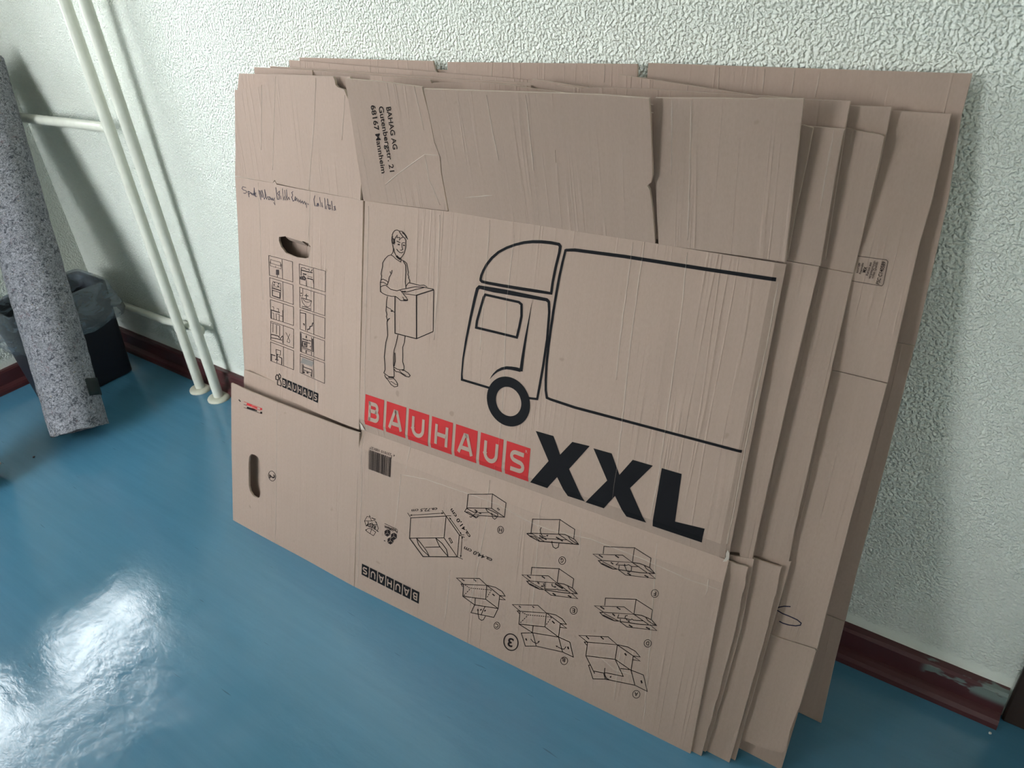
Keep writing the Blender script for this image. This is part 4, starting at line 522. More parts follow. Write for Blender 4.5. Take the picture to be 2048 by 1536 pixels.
'diag_F':{'fr':'bflap','s':[[[53405,28822,53355,30085,58299,31722,58343,29209],[53275,28785,53220,30177,58409,31877,58467,29239],0],[[58334,31741,61207,31084,61217,29465],[58374,31858,61327,31198,61338,29493],0],[[51737,28064,56598,29771,58271,29223,53327,27633],[51451,28050,56623,29915,58539,29226,53301,27486],1],[[52573,28232,53324,28034],[52658,28437,53408,28239],0],[[55370,29209,56035,29045],[55448,29411,56112,29246],0],[[53300,27637,52527,27293,53232,26840,54378,26735,55304,26733,56179,27027],[53327,27483,52857,27282,53308,27005,54419,26903,55315,26901,56166,27185],0],[[53381,27346,56032,26994],[53420,27471,56070,27119],0],[[53299,27002,54225,26941,55151,26822],[53333,27128,54260,27067,55190,26947],0],[[58406,29150,59601,29449,60334,29448,61313,29372,62154,28831,59834,28065,56241,27149],[58404,29299,59614,29601,60366,29599,61375,29520,62435,28803,59841,27917,56242,26997],0],[[58378,29157,59423,28853,60977,28401],[58432,29291,59476,28987,61029,28534],0],[[60305,29468,60746,29037,61408,28815,62156,28759],[60395,29578,60821,29161,61452,28950,62187,28894],0],[[56212,27005,57568,26566,62611,27991,61273,28571],[56271,27141,57598,26711,62354,28002,61212,28441],0],[[57791,26997,58447,26839],[57874,27220,58530,27062],0],[[60636,27735,61326,27658],[60695,27958,61385,27881],0],[[56079,28337,55625,27636,57504,28278,57846,28529,58358,28423,59643,28907],[56176,28272,55874,27836,57471,28403,57843,28676,58375,28566,59627,29036],0],[[56244,27826,56249,26994],[56371,27858,56376,27026],0],[[58305,28475,58356,27758,58125,27418,57718,27510,57286,28202],[58429,28514,58484,27742,58159,27263,57631,27382,57177,28107],0],[[57134,28528,57077,28054],[57150,28537,57427,28247],0],[[54766,27737,55252,27574],[54858,27938,55343,27774],0],[[63298,25664,63306,25521,63288,25375,63244,25232,63177,25100,63091,24986,62990,24894,62878,24830,62762,24796,62646,24793,62536,24824,62439,24885,62359,24975,62300,25089,62265,25221,62257,25364,62276,25511,62321,25654,62388,25786,62475,25900,62577,25991,62688,26054,62804,26088,62920,26089,63028,26059,63125,25997,63205,25908,63263,25795],[63392,25704,63402,25540,63381,25371,63330,25205,63252,25050,63149,24914,63028,24804,62894,24727,62754,24686,62616,24683,62486,24719,62371,24791,62278,24896,62210,25027,62170,25180,62161,25345,62182,25515,62234,25682,62314,25837,62417,25972,62538,26080,62672,26157,62812,26197,62949,26199,63078,26162,63192,26090,63285,25986,63353,25855],1]]},
'diag_D':{'fr':'bflap','s':[[[54923,19785,54866,21109,59882,23041,59911,20356],[54792,19741,54729,21199,60005,23227,60036,20391],0],[[59919,23065,62793,22417,62812,20719],[59968,23204,62913,22539,62934,20753],0],[[53240,18934,58145,20887,59838,20367,54851,18534],[52951,18909,58170,21038,60108,20380,54824,18380],1],[[54085,19139,54845,18956],[54171,19355,54930,19172],0],[[56906,20257,57579,20107],[56985,20469,57657,20319],0],[[54824,18537,54043,18150,54758,17700,55917,17629,56853,17658,57736,17995],[54852,18378,54377,18151,54835,17875,55959,17805,56864,17833,57723,18159],0],[[54906,18236,57587,17956],[54946,18368,57625,18086],0],[[54825,17872,55761,17839,56699,17745],[54859,18005,55797,17971,56737,17876],0],[[59975,20296,61180,20650,61920,20673,62909,20626,63762,20086,61423,19204,57798,18123],[59972,20451,61193,20808,61952,20831,62972,20782,64046,20066,61431,19051,57800,17965],0],[[59946,20303,61003,20019,62575,19597],[60000,20444,61057,20159,62628,19737],0],[[61890,20693,62339,20255,63009,20045,63764,20011],[61982,20811,62415,20388,63053,20187,63796,20153],0],[[57769,17973,59142,17558,64228,19220,62875,19783],[57829,18116,59172,17710,63969,19223,62813,19646],0],[[59364,18018,60028,17874],[59449,18253,60112,18108],0],[[62234,18888,62932,18830],[62295,19121,62991,19063],0],[[57417,19245,57272,18408,58837,18988,59593,19077,59775,19311,60051,19232,61674,19848],[57543,19252,57432,18611,58841,19131,59552,19215,59755,19475,60075,19383,61663,19984],0],[[57806,18537,57826,17988],[57934,18579,57954,18030],0],[[58944,19791,58546,19476,58542,19023,59068,18743],[58997,19677,58672,19421,58670,19130,59143,18878],0],[[59533,18679,59302,19025],[59523,18661,59097,18628],0],[[56312,18768,56811,18557],[56416,18975,56914,18765],0],[[63528,16553,63535,16413,63515,16266,63468,16121,63398,15985,63306,15864,63199,15765,63081,15692,62959,15649,62838,15639,62724,15661,62623,15716,62541,15800,62481,15908,62447,16037,62441,16178,62461,16325,62509,16470,62580,16606,62672,16727,62779,16826,62897,16898,63020,16940,63140,16949,63253,16926,63353,16872,63435,16788,63494,16680],[63625,16599,63633,16434,63609,16262,63554,16092,63471,15931,63364,15789,63237,15671,63098,15585,62953,15534,62810,15522,62675,15549,62557,15613,62460,15711,62390,15839,62350,15990,62342,16156,62366,16329,62422,16500,62506,16660,62615,16803,62742,16919,62881,17004,63026,17054,63168,17065,63301,17038,63419,16974,63515,16876,63585,16749],1]]},
'diag_A':{'fr':'bflap','s':[[[51211,12197,56207,14264,57831,13628,52781,11725],[50915,12175,56239,14424,58108,13633,52748,11563],1],[[52299,12550,52895,12248],[52409,12744,53004,12442],0],[[54911,13631,55483,13421],[55004,13827,55575,13617],0],[[52149,11334,52768,11571],[52142,11481,52761,11718],0],[[52098,11338,52662,10942],[52192,11477,52756,11082],0],[[52696,11621,52733,8869],[52833,11667,52870,8918],0],[[52888,8880,58022,10705],[52886,9030,58018,10851],0],[[57946,13630,57954,10757],[58076,13670,58085,10799],0],[[57966,13557,59779,14003,61169,13838,61984,13287,60978,12974,58135,13675],[57973,13704,59805,14154,61234,13984,62243,13258,60950,12820,58078,13527],0],[[60934,12824,62092,12525,60983,12267],[60993,12970,62359,12525,60979,12120],0],[[60900,12877,60922,10189,58048,10854],[61027,12917,61051,9997,57991,10703],0],[[52745,8831,54761,6267],[52858,8955,54872,6393],0],[[54577,6630,56402,7158,56821,7420,59962,8281,58128,10767],[54584,6785,56388,7305,56808,7567,59714,8359,58020,10650],0],[[53900,7633,53414,7390,54608,5070,56855,6155,62029,7612,64313,7542,63208,10366,60993,10214],[53919,7489,53619,7339,54688,5263,56851,6305,62050,7766,64110,7694,63118,10211,60966,10062],0],[[59131,9469,60975,10109],[59129,9616,60971,10255],0],[[60928,10045,61982,7640],[61044,10141,62097,7738],0],[[56408,8279,56457,7256,56727,6676,57113,6346,57490,6434],[56541,8331,56589,7337,56839,6800,57175,6512,57502,6589],0],[[56348,7086,56793,6177],[56468,7192,56913,6283],0],[[57814,7419,57482,7029],[57829,7414,57784,6933],0],[[59392,12570,59736,12310],[59548,12807,59892,12547],0],[[62796,8998,63037,8545],[63027,9214,63267,8762],0],[[63069,6433,63077,6281,63057,6122,63009,5964,62936,5814,62842,5681,62732,5571,62611,5489,62485,5439,62360,5424,62243,5445,62139,5501,62054,5589,61992,5705,61956,5843,61949,5996,61970,6156,62018,6315,62092,6464,62186,6597,62297,6706,62418,6788,62543,6836,62668,6850,62784,6829,62887,6773,62972,6685,63034,6570],[63169,6486,63178,6309,63154,6123,63098,5938,63013,5762,62902,5605,62772,5474,62628,5376,62478,5317,62330,5300,62192,5324,62069,5390,61969,5493,61897,5629,61855,5790,61847,5968,61872,6155,61929,6341,62015,6516,62126,6673,62257,6803,62401,6899,62550,6957,62697,6974,62835,6948,62956,6883,63055,6780,63127,6645],1]]},
'diag_rec':{'fr':'bflap','s':[[[2091,16236,2668,17326,3380,17432,3752,16838,2866,16517],[1864,16042,2599,17429,3473,17559,3950,16798,2870,16407],1],[[1915,16098,2486,15064,3172,15711,2932,16496],[2039,16181,2547,15259,3023,15708,2804,16428],0],[[3869,16770,4596,17189,5231,16545,4308,16208,3917,16540],[3833,16865,4654,17338,5461,16518,4243,16073,3811,16440],0],[[4966,17039,5602,15798,5379,15228,4744,15518],[5088,17118,5741,15844,5432,15052,4655,15407],0],[[2447,14273,3139,14828,3841,14939,3531,13945,2604,14140],[2251,14244,3119,14939,4007,15079,3608,13795,2510,14025],1],[[3887,14950,4940,14702,4449,13805,3602,13930],[3960,15068,5114,14795,4497,13669,3537,13810],0],[[3130,17776,3342,17437],[3298,17893,3510,17554],0],[[5362,15057,5699,15015],[5449,15223,5785,15181],0],[[2304,14270,2608,14214],[2388,14413,2692,14357],0],[[3794,17384,4879,17443],[3855,17562,4939,17621],0]]},
'diag_mk':{'fr':'bflap','s':[[[7234,17423,10502,17313],[7279,17529,10545,17418],0]]},
'diag_rg':{'fr':'bflap','s':[[[7194,13645,7585,13627],[7278,13837,7669,13819],0]]},
'pen':{'fr':'left','s':[[[3967,-1768,2792,-1688,2347,-2152,2899,-2431,3858,-2473,4079,-2698,3526,-2995,2961,-2947],[3911,-1865,2870,-1795,2563,-2115,2999,-2335,3982,-2378,4298,-2700,3554,-3100,2898,-3045],0],[[4525,-2442,4905,-3613],[4696,-2405,5075,-3575],0],[[4590,-2548,5224,-2545,5324,-2769,4779,-2967],[4627,-2450,5367,-2448,5525,-2800,4849,-3046],0],[[5621,-2625,5985,-3125,6049,-2740,6283,-3167,6553,-2757,6811,-3077,6898,-1714],[5785,-2577,5945,-2923,6009,-2538,6299,-2956,6593,-2546,6640,-3095,6728,-1731],0],[[6733,-1509,6908,-3219],[6903,-1484,7079,-3192],0],[[6990,-2931,7407,-2503,7220,-3318,7827,-3153],[6849,-2895,7536,-2293,7415,-3167,7784,-3067],0],[[8209,-1802,9270,-3680,8744,-1818,9679,-3185,9411,-1667,10306,-3423],[8373,-1760,9103,-3711,8905,-1772,9512,-3210,9572,-1624,10466,-3379],0],[[10460,-3413,10875,-2905,10417,-1447,11162,-3440,11657,-2671],[10312,-3389,10705,-2908,10580,-1410,11192,-3232,11503,-2658],0],[[11593,-2857,12102,-2739,11704,-3376,12708,-3160,12417,-2734,13014,-3334,13343,-2766],[11562,-2769,12360,-2585,11960,-3227,12522,-3106,12564,-2675,12991,-3134,13189,-2755],0],[[13062,-2803,13518,-3347,13883,-2787,14101,-3961,13714,-3567],[13212,-2748,13520,-3143,13937,-2580,14208,-4141,13573,-3630],0],[[14360,-593,14860,-2909,15642,-2814,15773,-1063,14832,-1695,15510,-2085],[14519,-564,15002,-2800,15491,-2741,15632,-1262,15047,-1676,15632,-2012],0],[[15997,-2003,16120,-2716],[16155,-1975,16278,-2688],0],[[16631,-555,16933,-2858,17313,-2088,17375,-2709],[16788,-532,16973,-2654,17346,-1885,17531,-2682],0],[[17379,-761,17815,-2751,18278,-1735,17999,-617,18290,-2692,18802,-2056,18990,-2450],[17534,-733,17839,-2549,18122,-1745,18154,-594,18357,-2488,18833,-1854,19139,-2407],0],[[20237,-682,19703,-978,20079,-1445,19715,-1844,20254,-2644,20845,-2311,20939,-1565,21065,-2405],[20329,-743,19891,-986,20250,-1432,19884,-1833,20327,-2490,20707,-2276,21090,-1540,21216,-2379],0],[[21212,-2399,21486,-1879,21739,-2560,21978,-2033,22212,-2644,22567,-2103,22797,-2713,23272,-2229,23521,-2765,23987,-2213,24247,-2817,24465,-2366,24541,-3251],[21069,-2385,21512,-1680,21751,-2362,21986,-1836,22242,-2445,22596,-1905,22856,-2513,23326,-2030,23564,-2567,24033,-2015,24261,-2621,24503,-2168,24689,-3226],0],[[24791,-2474,25193,-2635],[24888,-2396,25289,-2557],0],[[27067,-687,26730,-1430,26986,-2538,27237,-2657],[27205,-696,26878,-1420,27123,-2481,27338,-2583],0],[[27656,-2195,27992,-2051,27913,-2486,27683,-2476,28052,-2131,28249,-2511],[27591,-2125,28164,-1879,28037,-2581,27440,-2556,28107,-1936,28386,-2470],0],[[28439,-819,28881,-2654,29201,-1783,29318,-2577],[28580,-793,28897,-2460,29218,-1591,29459,-2549],0],[[29907,-779,30111,-2841,30533,-2166,30406,-2774],[30047,-759,30166,-2647,30608,-1973,30546,-2765],0],[[30692,-825,31077,-2697],[30831,-799,31215,-2670],0],[[30664,-1962,31668,-1974],[30693,-1874,31696,-1886],0],[[31610,-1792,31270,-2739,31945,-2484],[31745,-1796,31467,-2571,31891,-2411],0],[[31921,-1085,32190,-2759],[32058,-1062,32328,-2734],0],[[32603,-2126,32912,-1985,32604,-2760,33270,-2579,32966,-2096],[32539,-2057,33098,-1816,32794,-2620,33088,-2540,32837,-2140],0]]},
'smark':{'fr':'b4m','s':[[[81095,6940,80192,6569,79353,5921,79234,5332,80244,5131,81328,5150,82396,5111,82979,4878,82961,4629,82410,4235,81423,3903,80590,3802,80091,3872],[81123,6763,80240,6399,79484,5815,79419,5492,80278,5321,81351,5338,82442,5298,83137,5020,83101,4527,82449,4060,81427,3715,80565,3610,80050,3682],0]]},
'stamp':{'fr':'b4top','s':[[[77519,16672,79606,16710,82374,16781,82564,16618,82657,13812,82548,13589,79435,13553,77545,13566],[77515,16741,79601,16778,82392,16849,82625,16648,82721,13793,82588,13520,79438,13483,77547,13496],0]]},
'picto_0':{'fr':'left','s':[[[12018,-14499,20035,-14361,20197,-18307,12204,-18417],[11854,-14406,20181,-14266,20352,-18399,12047,-18516],1],[[16484,-14477,16656,-18384],[16637,-14448,16810,-18353],0],[[12644,-15229,15976,-15192,15972,-15849,12707,-15880],[12493,-15145,16113,-15107,16109,-15932,12572,-15967],1],[[12193,-15843,12678,-15572],[12126,-15795,12610,-15524],0],[[16028,-15557,16289,-15550,16142,-16428,12532,-16431,12463,-15764],[16057,-15483,16419,-15473,16246,-16503,12414,-16507,12339,-15790],0],[[14463,-16914,14454,-17993],[15502,-16728,15496,-17803],0],[[14872,-17913,14821,-18439],[15080,-17882,15029,-18407],0],[[14375,-16561,14457,-16173],[14237,-16575,14320,-16187],0]]},
'picto_1':{'fr':'left','s':[[[12282,-19024,20233,-18995,20338,-22883,12392,-22972],[12118,-18926,20381,-18899,20492,-22978,12232,-23074],1],[[16732,-18976,16798,-22877],[16886,-18946,16953,-22844],0],[[13458,-19604,15949,-19536,16020,-20380,15778,-22638,13126,-22585,13068,-20577],[13345,-19510,16098,-19435,16176,-20350,15921,-22741,12968,-22684,12909,-20597],1],[[12970,-20631,16080,-20503],[13007,-20543,16115,-20416],0],[[13002,-21076,15877,-21084],[13128,-20833,15998,-20843],0],[[13255,-21487,15585,-21461,15579,-22461,13245,-22496],[13027,-21347,15811,-21317,15805,-22600,13012,-22644],1],[[13672,-19843,14072,-19834],[13769,-19625,14168,-19615],0],[[15029,-19822,15504,-19807],[15120,-19604,15595,-19590],0],[[13421,-20329,13982,-20316],[13530,-20087,14090,-20075],0],[[14791,-20352,15505,-20308],[14875,-20112,15589,-20070],0]]},
'picto_2':{'fr':'left','s':[[[12436,-23643,20372,-23491,20357,-27237,12550,-27464],[12271,-23546,20524,-23391,20509,-27331,12390,-27570],1],[[16796,-23543,16783,-27386],[16951,-23510,16940,-27351],0],[[12305,-25844,15621,-25762],[12416,-25616,15728,-25537],0],[[12929,-25025,13429,-24962,13422,-25698],[12952,-24925,13590,-24845,13582,-25664],0],[[14538,-25022,15120,-24986,15116,-25625],[14578,-24921,15279,-24878,15275,-25591],0],[[12542,-25886,12522,-27653],[12830,-25825,12810,-27589],0],[[12994,-26325,13418,-26275,13484,-27638],[13022,-26224,13575,-26159,13645,-27598],0],[[14219,-26113,14369,-27540],[14396,-26068,14546,-27494],0],[[14612,-26174,15345,-26103,15336,-27516],[14647,-26062,15521,-25977,15512,-27477],0],[[16554,-24933,16624,-27375],[16710,-24898,16781,-27338],0],[[15732,-26311,16688,-26247],[15771,-26210,16726,-26146],0]]},
'picto_3':{'fr':'left','s':[[[12553,-28209,20389,-28112,20356,-32057,12541,-32146],[12391,-28107,20542,-28010,20509,-32158,12377,-32254],1],[[16808,-28124,16848,-32096],[16966,-28087,17006,-32057],0],[[13168,-28529,13148,-30437],[13348,-28488,13328,-30395],0],[[14389,-28568,14373,-30574],[14567,-28528,14551,-30532],0],[[15514,-28418,15500,-30731],[15690,-28378,15678,-30689],0],[[12442,-28527,15577,-28449],[12494,-28423,15627,-28346],0],[[12580,-31092,13806,-30962,15129,-30900,15444,-31210],[12650,-30883,13890,-30752,15356,-30685,15730,-31055],0],[[12580,-31830,14510,-31581,16411,-31441],[12634,-31644,14574,-31396,16486,-31256],0],[[12408,-31036,12394,-32216],[12645,-30981,12631,-32159],0],[[15872,-31317,16372,-30691,16682,-30523],[15645,-31288,16186,-30612,16564,-30407],0],[[16536,-30276,16530,-31962],[16712,-30234,16706,-31919],0],[[17672,-29401,18433,-30159,19098,-30923,18959,-31258,18240,-31210,18561,-30438,19231,-29346],[17796,-29334,18558,-30093,19244,-30882,19047,-31359,18074,-31294,18431,-30440,19106,-29341],0]]},
'picto_4':{'fr':'left','s':[[[12501,-32746,20408,-32721,20375,-36686,12541,-36794],[12335,-32640,20562,-32617,20529,-36790,12376,-36905],1],[[16846,-32678,16868,-36727],[17004,-32639,17028,-36684],0],[[14454,-33936,15817,-33828,15737,-34733,14524,-34761],[14242,-33828,16021,-33687,15918,-34858,14333,-34895],1],[[12417,-35485,14104,-35435],[12534,-35268,14218,-35220],0],[[15130,-35272,16186,-35402,16180,-36746],[15300,-35060,16506,-35210,16501,-36662],0],[[14422,-34830,14413,-36018],[14962,-34694,14954,-35879],0],[[14012,-36228,15156,-36148],[14120,-35988,15263,-35909],0],[[14574,-36193,14570,-36735],[14791,-36137,14787,-36679],0],[[12595,-35509,12581,-36818],[12888,-35434,12874,-36742],0]]},
'picto_5':{'fr':'left','s':[[[22427,-14424,30391,-14409,30488,-18311,22605,-18290],[22276,-14332,30526,-14320,30629,-18403,22461,-18385],1],[[26765,-14365,27007,-18339],[26906,-14337,27149,-18309],0],[[22918,-15042,22858,-16590],[23128,-15009,23069,-16555],0],[[23015,-15041,23942,-14920,24532,-15086,25368,-14937,25567,-15220],[23029,-14920,24012,-14793,24595,-14957,25498,-14796,25744,-15147],0],[[23059,-15565,24677,-15545,26561,-15472],[23142,-15359,24753,-15340,26629,-15270],0],[[26084,-15237,26652,-14780],[25949,-15179,26517,-14721],0],[[22641,-17142,23297,-16947,23506,-17099],[22551,-16864,23521,-16577,23907,-16859],0],[[23500,-16237,24674,-16203],[23599,-15969,24772,-15936],0],[[23534,-16545,24423,-17104],[23868,-16329,24754,-16887],0],[[22537,-17331,24385,-17303],[22658,-17039,24503,-17013],0],[[24904,-16816,26716,-16792],[24996,-16589,26806,-16567],0],[[24989,-16336,25724,-16382,26598,-16311],[25047,-16234,25766,-16279,26622,-16210],0],[[24568,-17182,24656,-18343],[24760,-17141,24849,-18301],0],[[26693,-16790,26921,-17464],[26832,-16747,27060,-17421],0]]},
'picto_6':{'fr':'left','s':[[[22614,-19025,30505,-19023,30534,-22970,22722,-23021],[22463,-18930,30642,-18931,30673,-23063,22575,-23119],1],[[27019,-19011,27089,-22957],[27161,-18983,27232,-22926],0],[[23508,-19018,23523,-20521,22639,-20615],[23654,-18990,23671,-20597,22617,-20709],0],[[22875,-20213,23247,-20203],[22970,-19980,23342,-19971],0],[[24614,-19897,24627,-20902],[24872,-19846,24885,-20850],0],[[24165,-20387,25342,-20287],[24211,-20219,25387,-20120],0],[[23045,-21066,24753,-21041,26438,-21015],[23115,-20907,24821,-20882,26505,-20858],0],[[23085,-21090,23545,-21975,24317,-22433,25255,-22430,26036,-22020,26540,-20983],[23226,-21036,23679,-21905,24405,-22337,25242,-22335,25918,-21980,26404,-20981],0],[[23546,-21204,24460,-21581,25390,-21485,26427,-21038],[23661,-21109,24537,-21471,25374,-21385,26372,-20956],0],[[23299,-22770,24775,-22643,26310,-22729],[23343,-22621,24841,-22493,26396,-22581],0],[[23301,-23028,26262,-22953],[23347,-22920,26306,-22846],0]]},
'picto_7':{'fr':'left','s':[[[22753,-23564,30589,-23540,30613,-27531,22788,-27494],[22603,-23468,30728,-23445,30754,-27629,22638,-27593],1],[[27050,-23519,27121,-27577],[27193,-23488,27265,-27544],0],[[22661,-24202,24397,-24014,24438,-27398],[22705,-24030,24656,-23821,24700,-27338],0],[[23611,-26270,23910,-26277,23913,-26509],[23731,-26051,24237,-26064,24241,-26435],0],[[25082,-27159,25990,-26834,26141,-26295,26763,-26054,26980,-25427,27155,-25388],[25009,-26953,25685,-26712,25834,-26181,26468,-25936,26701,-25266,27151,-25165],0],[[25052,-27055,25058,-27507],[25199,-27021,25205,-27473],0]]},
'picto_8':{'fr':'left','s':[[[22793,-28152,30595,-28128,30601,-32082,22780,-32166],[22643,-28053,30735,-28031,30743,-32179,22629,-32269],1],[[27051,-28096,27122,-32181],[27196,-28061,27268,-32143],0],[[22971,-28350,23170,-32205],[23120,-28313,23321,-32165],0],[[22684,-28315,22800,-32194],[22917,-28259,23035,-32134],0],[[24546,-28436,24553,-28993],[24939,-28343,24947,-28899],0],[[23405,-29479,25341,-29421],[23519,-29233,25451,-29177],0],[[23705,-29939,24751,-29842,24697,-30664,23650,-30765],[23391,-29754,25090,-29596,25010,-30849,23305,-31015],1],[[23899,-30324,24545,-30268],[24016,-29990,24661,-29936],0],[[23902,-30631,24549,-30574],[24019,-30296,24665,-30241],0],[[23436,-31237,26339,-31181],[23525,-31056,26424,-31003],0],[[24520,-31557,24527,-32121],[24883,-31466,24891,-32029],0],[[25507,-29248,26304,-29259],[25601,-29071,26398,-29082],0],[[24887,-29909,26007,-29840],[24957,-29732,26076,-29664],0],[[25893,-30482,26370,-30364],[25891,-30315,26367,-30198],0],[[26399,-28350,26380,-32113],[26593,-28306,26575,-32065],0],[[26639,-28598,26763,-31304],[26993,-28510,27119,-31211],0],[[23455,-31454,26200,-31487],[23511,-31352,26255,-31386],0]]},
'picto_9':{'fr':'left','s':[[[22785,-32785,30660,-32671,30715,-36785,22787,-36714],[22633,-32685,30801,-32570,30860,-36889,22634,-36819],1],[[27099,-32697,27120,-36665],[27245,-32660,27267,-36625],0],[[22729,-33258,27020,-33136],[22796,-33121,27084,-33001],0],[[23268,-34675,23288,-36768],[23435,-34631,23456,-36723],0],[[23629,-34787,23566,-36691],[23897,-34721,23835,-36623],0],[[23804,-35294,26642,-35214],[23895,-35109,26731,-35031],0],[[23733,-35983,26658,-35925],[23817,-35820,26739,-35765],0],[[24767,-36289,25418,-36269],[24916,-35988,25566,-35969],0],[[23806,-36208,23811,-36627],[24242,-36091,24246,-36509],0],[[26572,-35147,26434,-36535],[26801,-35097,26663,-36484],0],[[26119,-36258,26448,-36689],[26484,-36064,26812,-36494],0]]},
'picto_10':{'fr':'left','s':[[[14382,-39873,14734,-39496,15029,-39619,15240,-40146,14932,-40379,14419,-40430],[14086,-39896,14719,-39220,15296,-39461,15563,-40128,14992,-40560,14136,-40646],1],[[15313,-39391,15551,-39107,15850,-39315,15810,-39743,15556,-39781],[15014,-39448,15557,-38800,16124,-39195,16062,-39876,15348,-39984],1],[[15458,-39804,14716,-40910,14711,-41660,16253,-41631,16317,-40958,16068,-40464],[15444,-40202,15007,-40872,15003,-41458,15990,-41440,16027,-41059,15796,-40601],1]]}}
POLYS={'xxl':{'fr':'main','s':[[38662,45953,42015,46016,43582,43210,45488,46012,48579,46204,45481,41283,48821,36485,45677,36386,43523,39189,41795,36529,38472,36506,41624,41472],[49249,46030,52416,46117,54167,43040,55967,46132,59259,46189,56200,41432,59508,36571,56167,36396,53942,39319,52241,36464,48952,36387,52277,41456],[60662,46241,63796,46286,64024,38509,68569,38980,68442,36484,60578,36330]]},
'maker_logo':{'fr':'bflap','s':[[8817,15579,8097,14892,7333,15023,7295,15844,8018,16528,8776,16394],[10471,15460,9761,14776,9005,14906,8965,15723,9678,16404,10428,16271],[9658,14161,8941,13469,8179,13597,8139,14420,8860,15109,9616,14979]]}}
WHEEL=[0.32888,0.49531,0.04273,0.32962,0.49568,0.02504]
LOGOS={'red':{'fr':'main','q':[1260,42813,38040,42612,38123,36513,1147,36576]},
'blackL':{'fr':'left','q':[16515,-39560,28864,-39514,28774,-41594,16527,-41620]},
'blackB':{'fr':'bflap','q':[16718,3349,1606,3716,1652,6282,16742,5968]}}
BARCODE={'fr':'bflap','q':[2475,32198,8351,32257,8291,27715,2594,27710]}
TEXTS=[['BAHAG AG','flapA',[9348,16141,9200,9425,10301,16288],0.016],['Gutenbergstr. 21','flapA',[7760,16175,7612,5622,8757,16343],0.016],['68167 Mannheim','flapA',[6124,16304,5697,5215,7108,16471],0.016],['ca.72,5 cm','bflap',[19792,25317,13789,22874,19651,24660],0.02],['ca.41,0 cm','bflap',[27616,22333,23056,26352,27068,21743],0.02],['ca.44,0 cm','bflap',[32630,19623,26448,19795,32354,18857],0.02],['4','bflap',[8925,32564,8561,32532,8939,32137],0.01],['231010 100127','bflap',[8006,32518,2658,32395,8027,32064],0.01],['RESY','bflap',[5065,16180,2578,16190,4866,15274],0.03],['PackMann','bflap',[10625,17240,7276,17072,10584,16572],0.02],['H','bflap',[34023,26224,33377,26124,34023,25537],0.02],['G','bflap',[46467,25195,45932,25071,46511,24430],0.02],['F','bflap',[62996,25829,62549,25755,63043,25106],0.02],['E','bflap',[49738,16854,49181,16732,49774,16096],0.02],['D','bflap',[63206,16695,62682,16538,63250,16022],0.02],['C','bflap',[35106,7127,34466,6970,35142,6329],0.02],['B','bflap',[49115,6587,48522,6492,49147,5815],0.02],['A','bflap',[62806,6634,62184,6423,62787,5893],0.02],['3','bflap',[38640,5523,37494,5361,38483,3748],0.03],['2','lowleft',[13338,16519,13378,15540,14985,16923],0.02],['R','main',[37203,41630,37600,41624,37149,42123],0.0],['FSC C140589','b4top',[82255,13654,82387,16534,81835,13701],0.02],['vollen Quellen','b4top',[81422,14265,81553,16387,81126,14273],0.01],['verantwortungs-','b4top',[81089,14170,81234,16520,80792,14178],0.01],['Karton aus','b4top',[80720,14518,80836,16198,80451,14532],0.01],['MIX','b4top',[80358,14836,80443,15556,80002,14835],0.03],['Responsible','b4top',[79881,14555,79941,15976,79638,14574],0.01],['sources','b4top',[79510,14615,79541,15905,79208,14624],0.01]]
CREASES={'main':[[31285,76771,31133,72835,30843,66349,31383,58113,31845,49540,31727,40449,31230,35923],[52974,78528,52912,73305,52969,64400,53236,55894,53515,47002,53606,38502],[51207,78490,51227,73022,51242,64033,51467,57838],[59335,78200,59832,71646,60054,62944,60242,54584,60409,45003,60116,37317],[72085,76503,72184,69817,72099,61382,72011,52498,72114,43976,72034,36513],[647,77662,772,68170,734,56152,947,43527,748,36815],[16495,78040,16853,67245,16732,56691],[26482,78478,26450,70493,26477,57031]],
'bflap':[[508,33836,912,22590,759,11351,540,1340],[10749,29222,10361,22577,9770,16966],[10875,29159,16488,30051,25606,30366,33119,30497,38356,29472,43310,29386,50698,30479,60351,30432,67787,29937,72410,30155],[30241,34115,30740,27708,29877,19340,28605,8280],[40884,33910,41263,26717,41554,17014,41880,4775],[61690,33789,62316,28553,63083,19766,63743,11529,64487,2006],[48875,32693,49135,26910],[23539,13662,23452,7114,23198,2555],[58579,12868,58882,3018],[70365,32587,70622,29394,70398,28430],[12100,37551,11957,32400,11936,29912],[54828,10052,58254,8758,61781,9359]],
'left':[[25600,885,25285,-9253,26094,-20850,27264,-32874,27723,-40192],[8172,-339,8845,-10755,9678,-24210]],
'lowleft':[[15615,34449,15600,22985,15416,10932,15057,149]],
'ltop':[[18838,19765,16627,12111,13977,2681],[30824,19837,29145,12844,26652,4818,25172,105],[14171,18171,10922,6201],[38314,17379,36408,9963]],
'flapB':[[11082,19258,11236,14277,11621,9807],[17631,19563,17605,14015,17592,8858],[21479,12172,21443,10352],[3952,2930,9436,4010]],
'flapC':[[1441,19511,1611,10020],[3987,19628,4132,12221,4276,1302]],
'flapA':[[18607,9146,15780,9106,12264,7151,8560,5017,5917,3240],[15712,19502,15965,15980,16350,12969],[15661,9018,15788,4974,17301,933]],
'b5t':[[57296,34242,57520,31515],[63358,34277,63400,31509],[67104,34297,67138,31525],[70142,34126,70055,31274],[20325,33614,20117,30768],[40359,34116,40367,31670]],
'b2f':[[74135,16664,74064,12617,74069,7156]]}

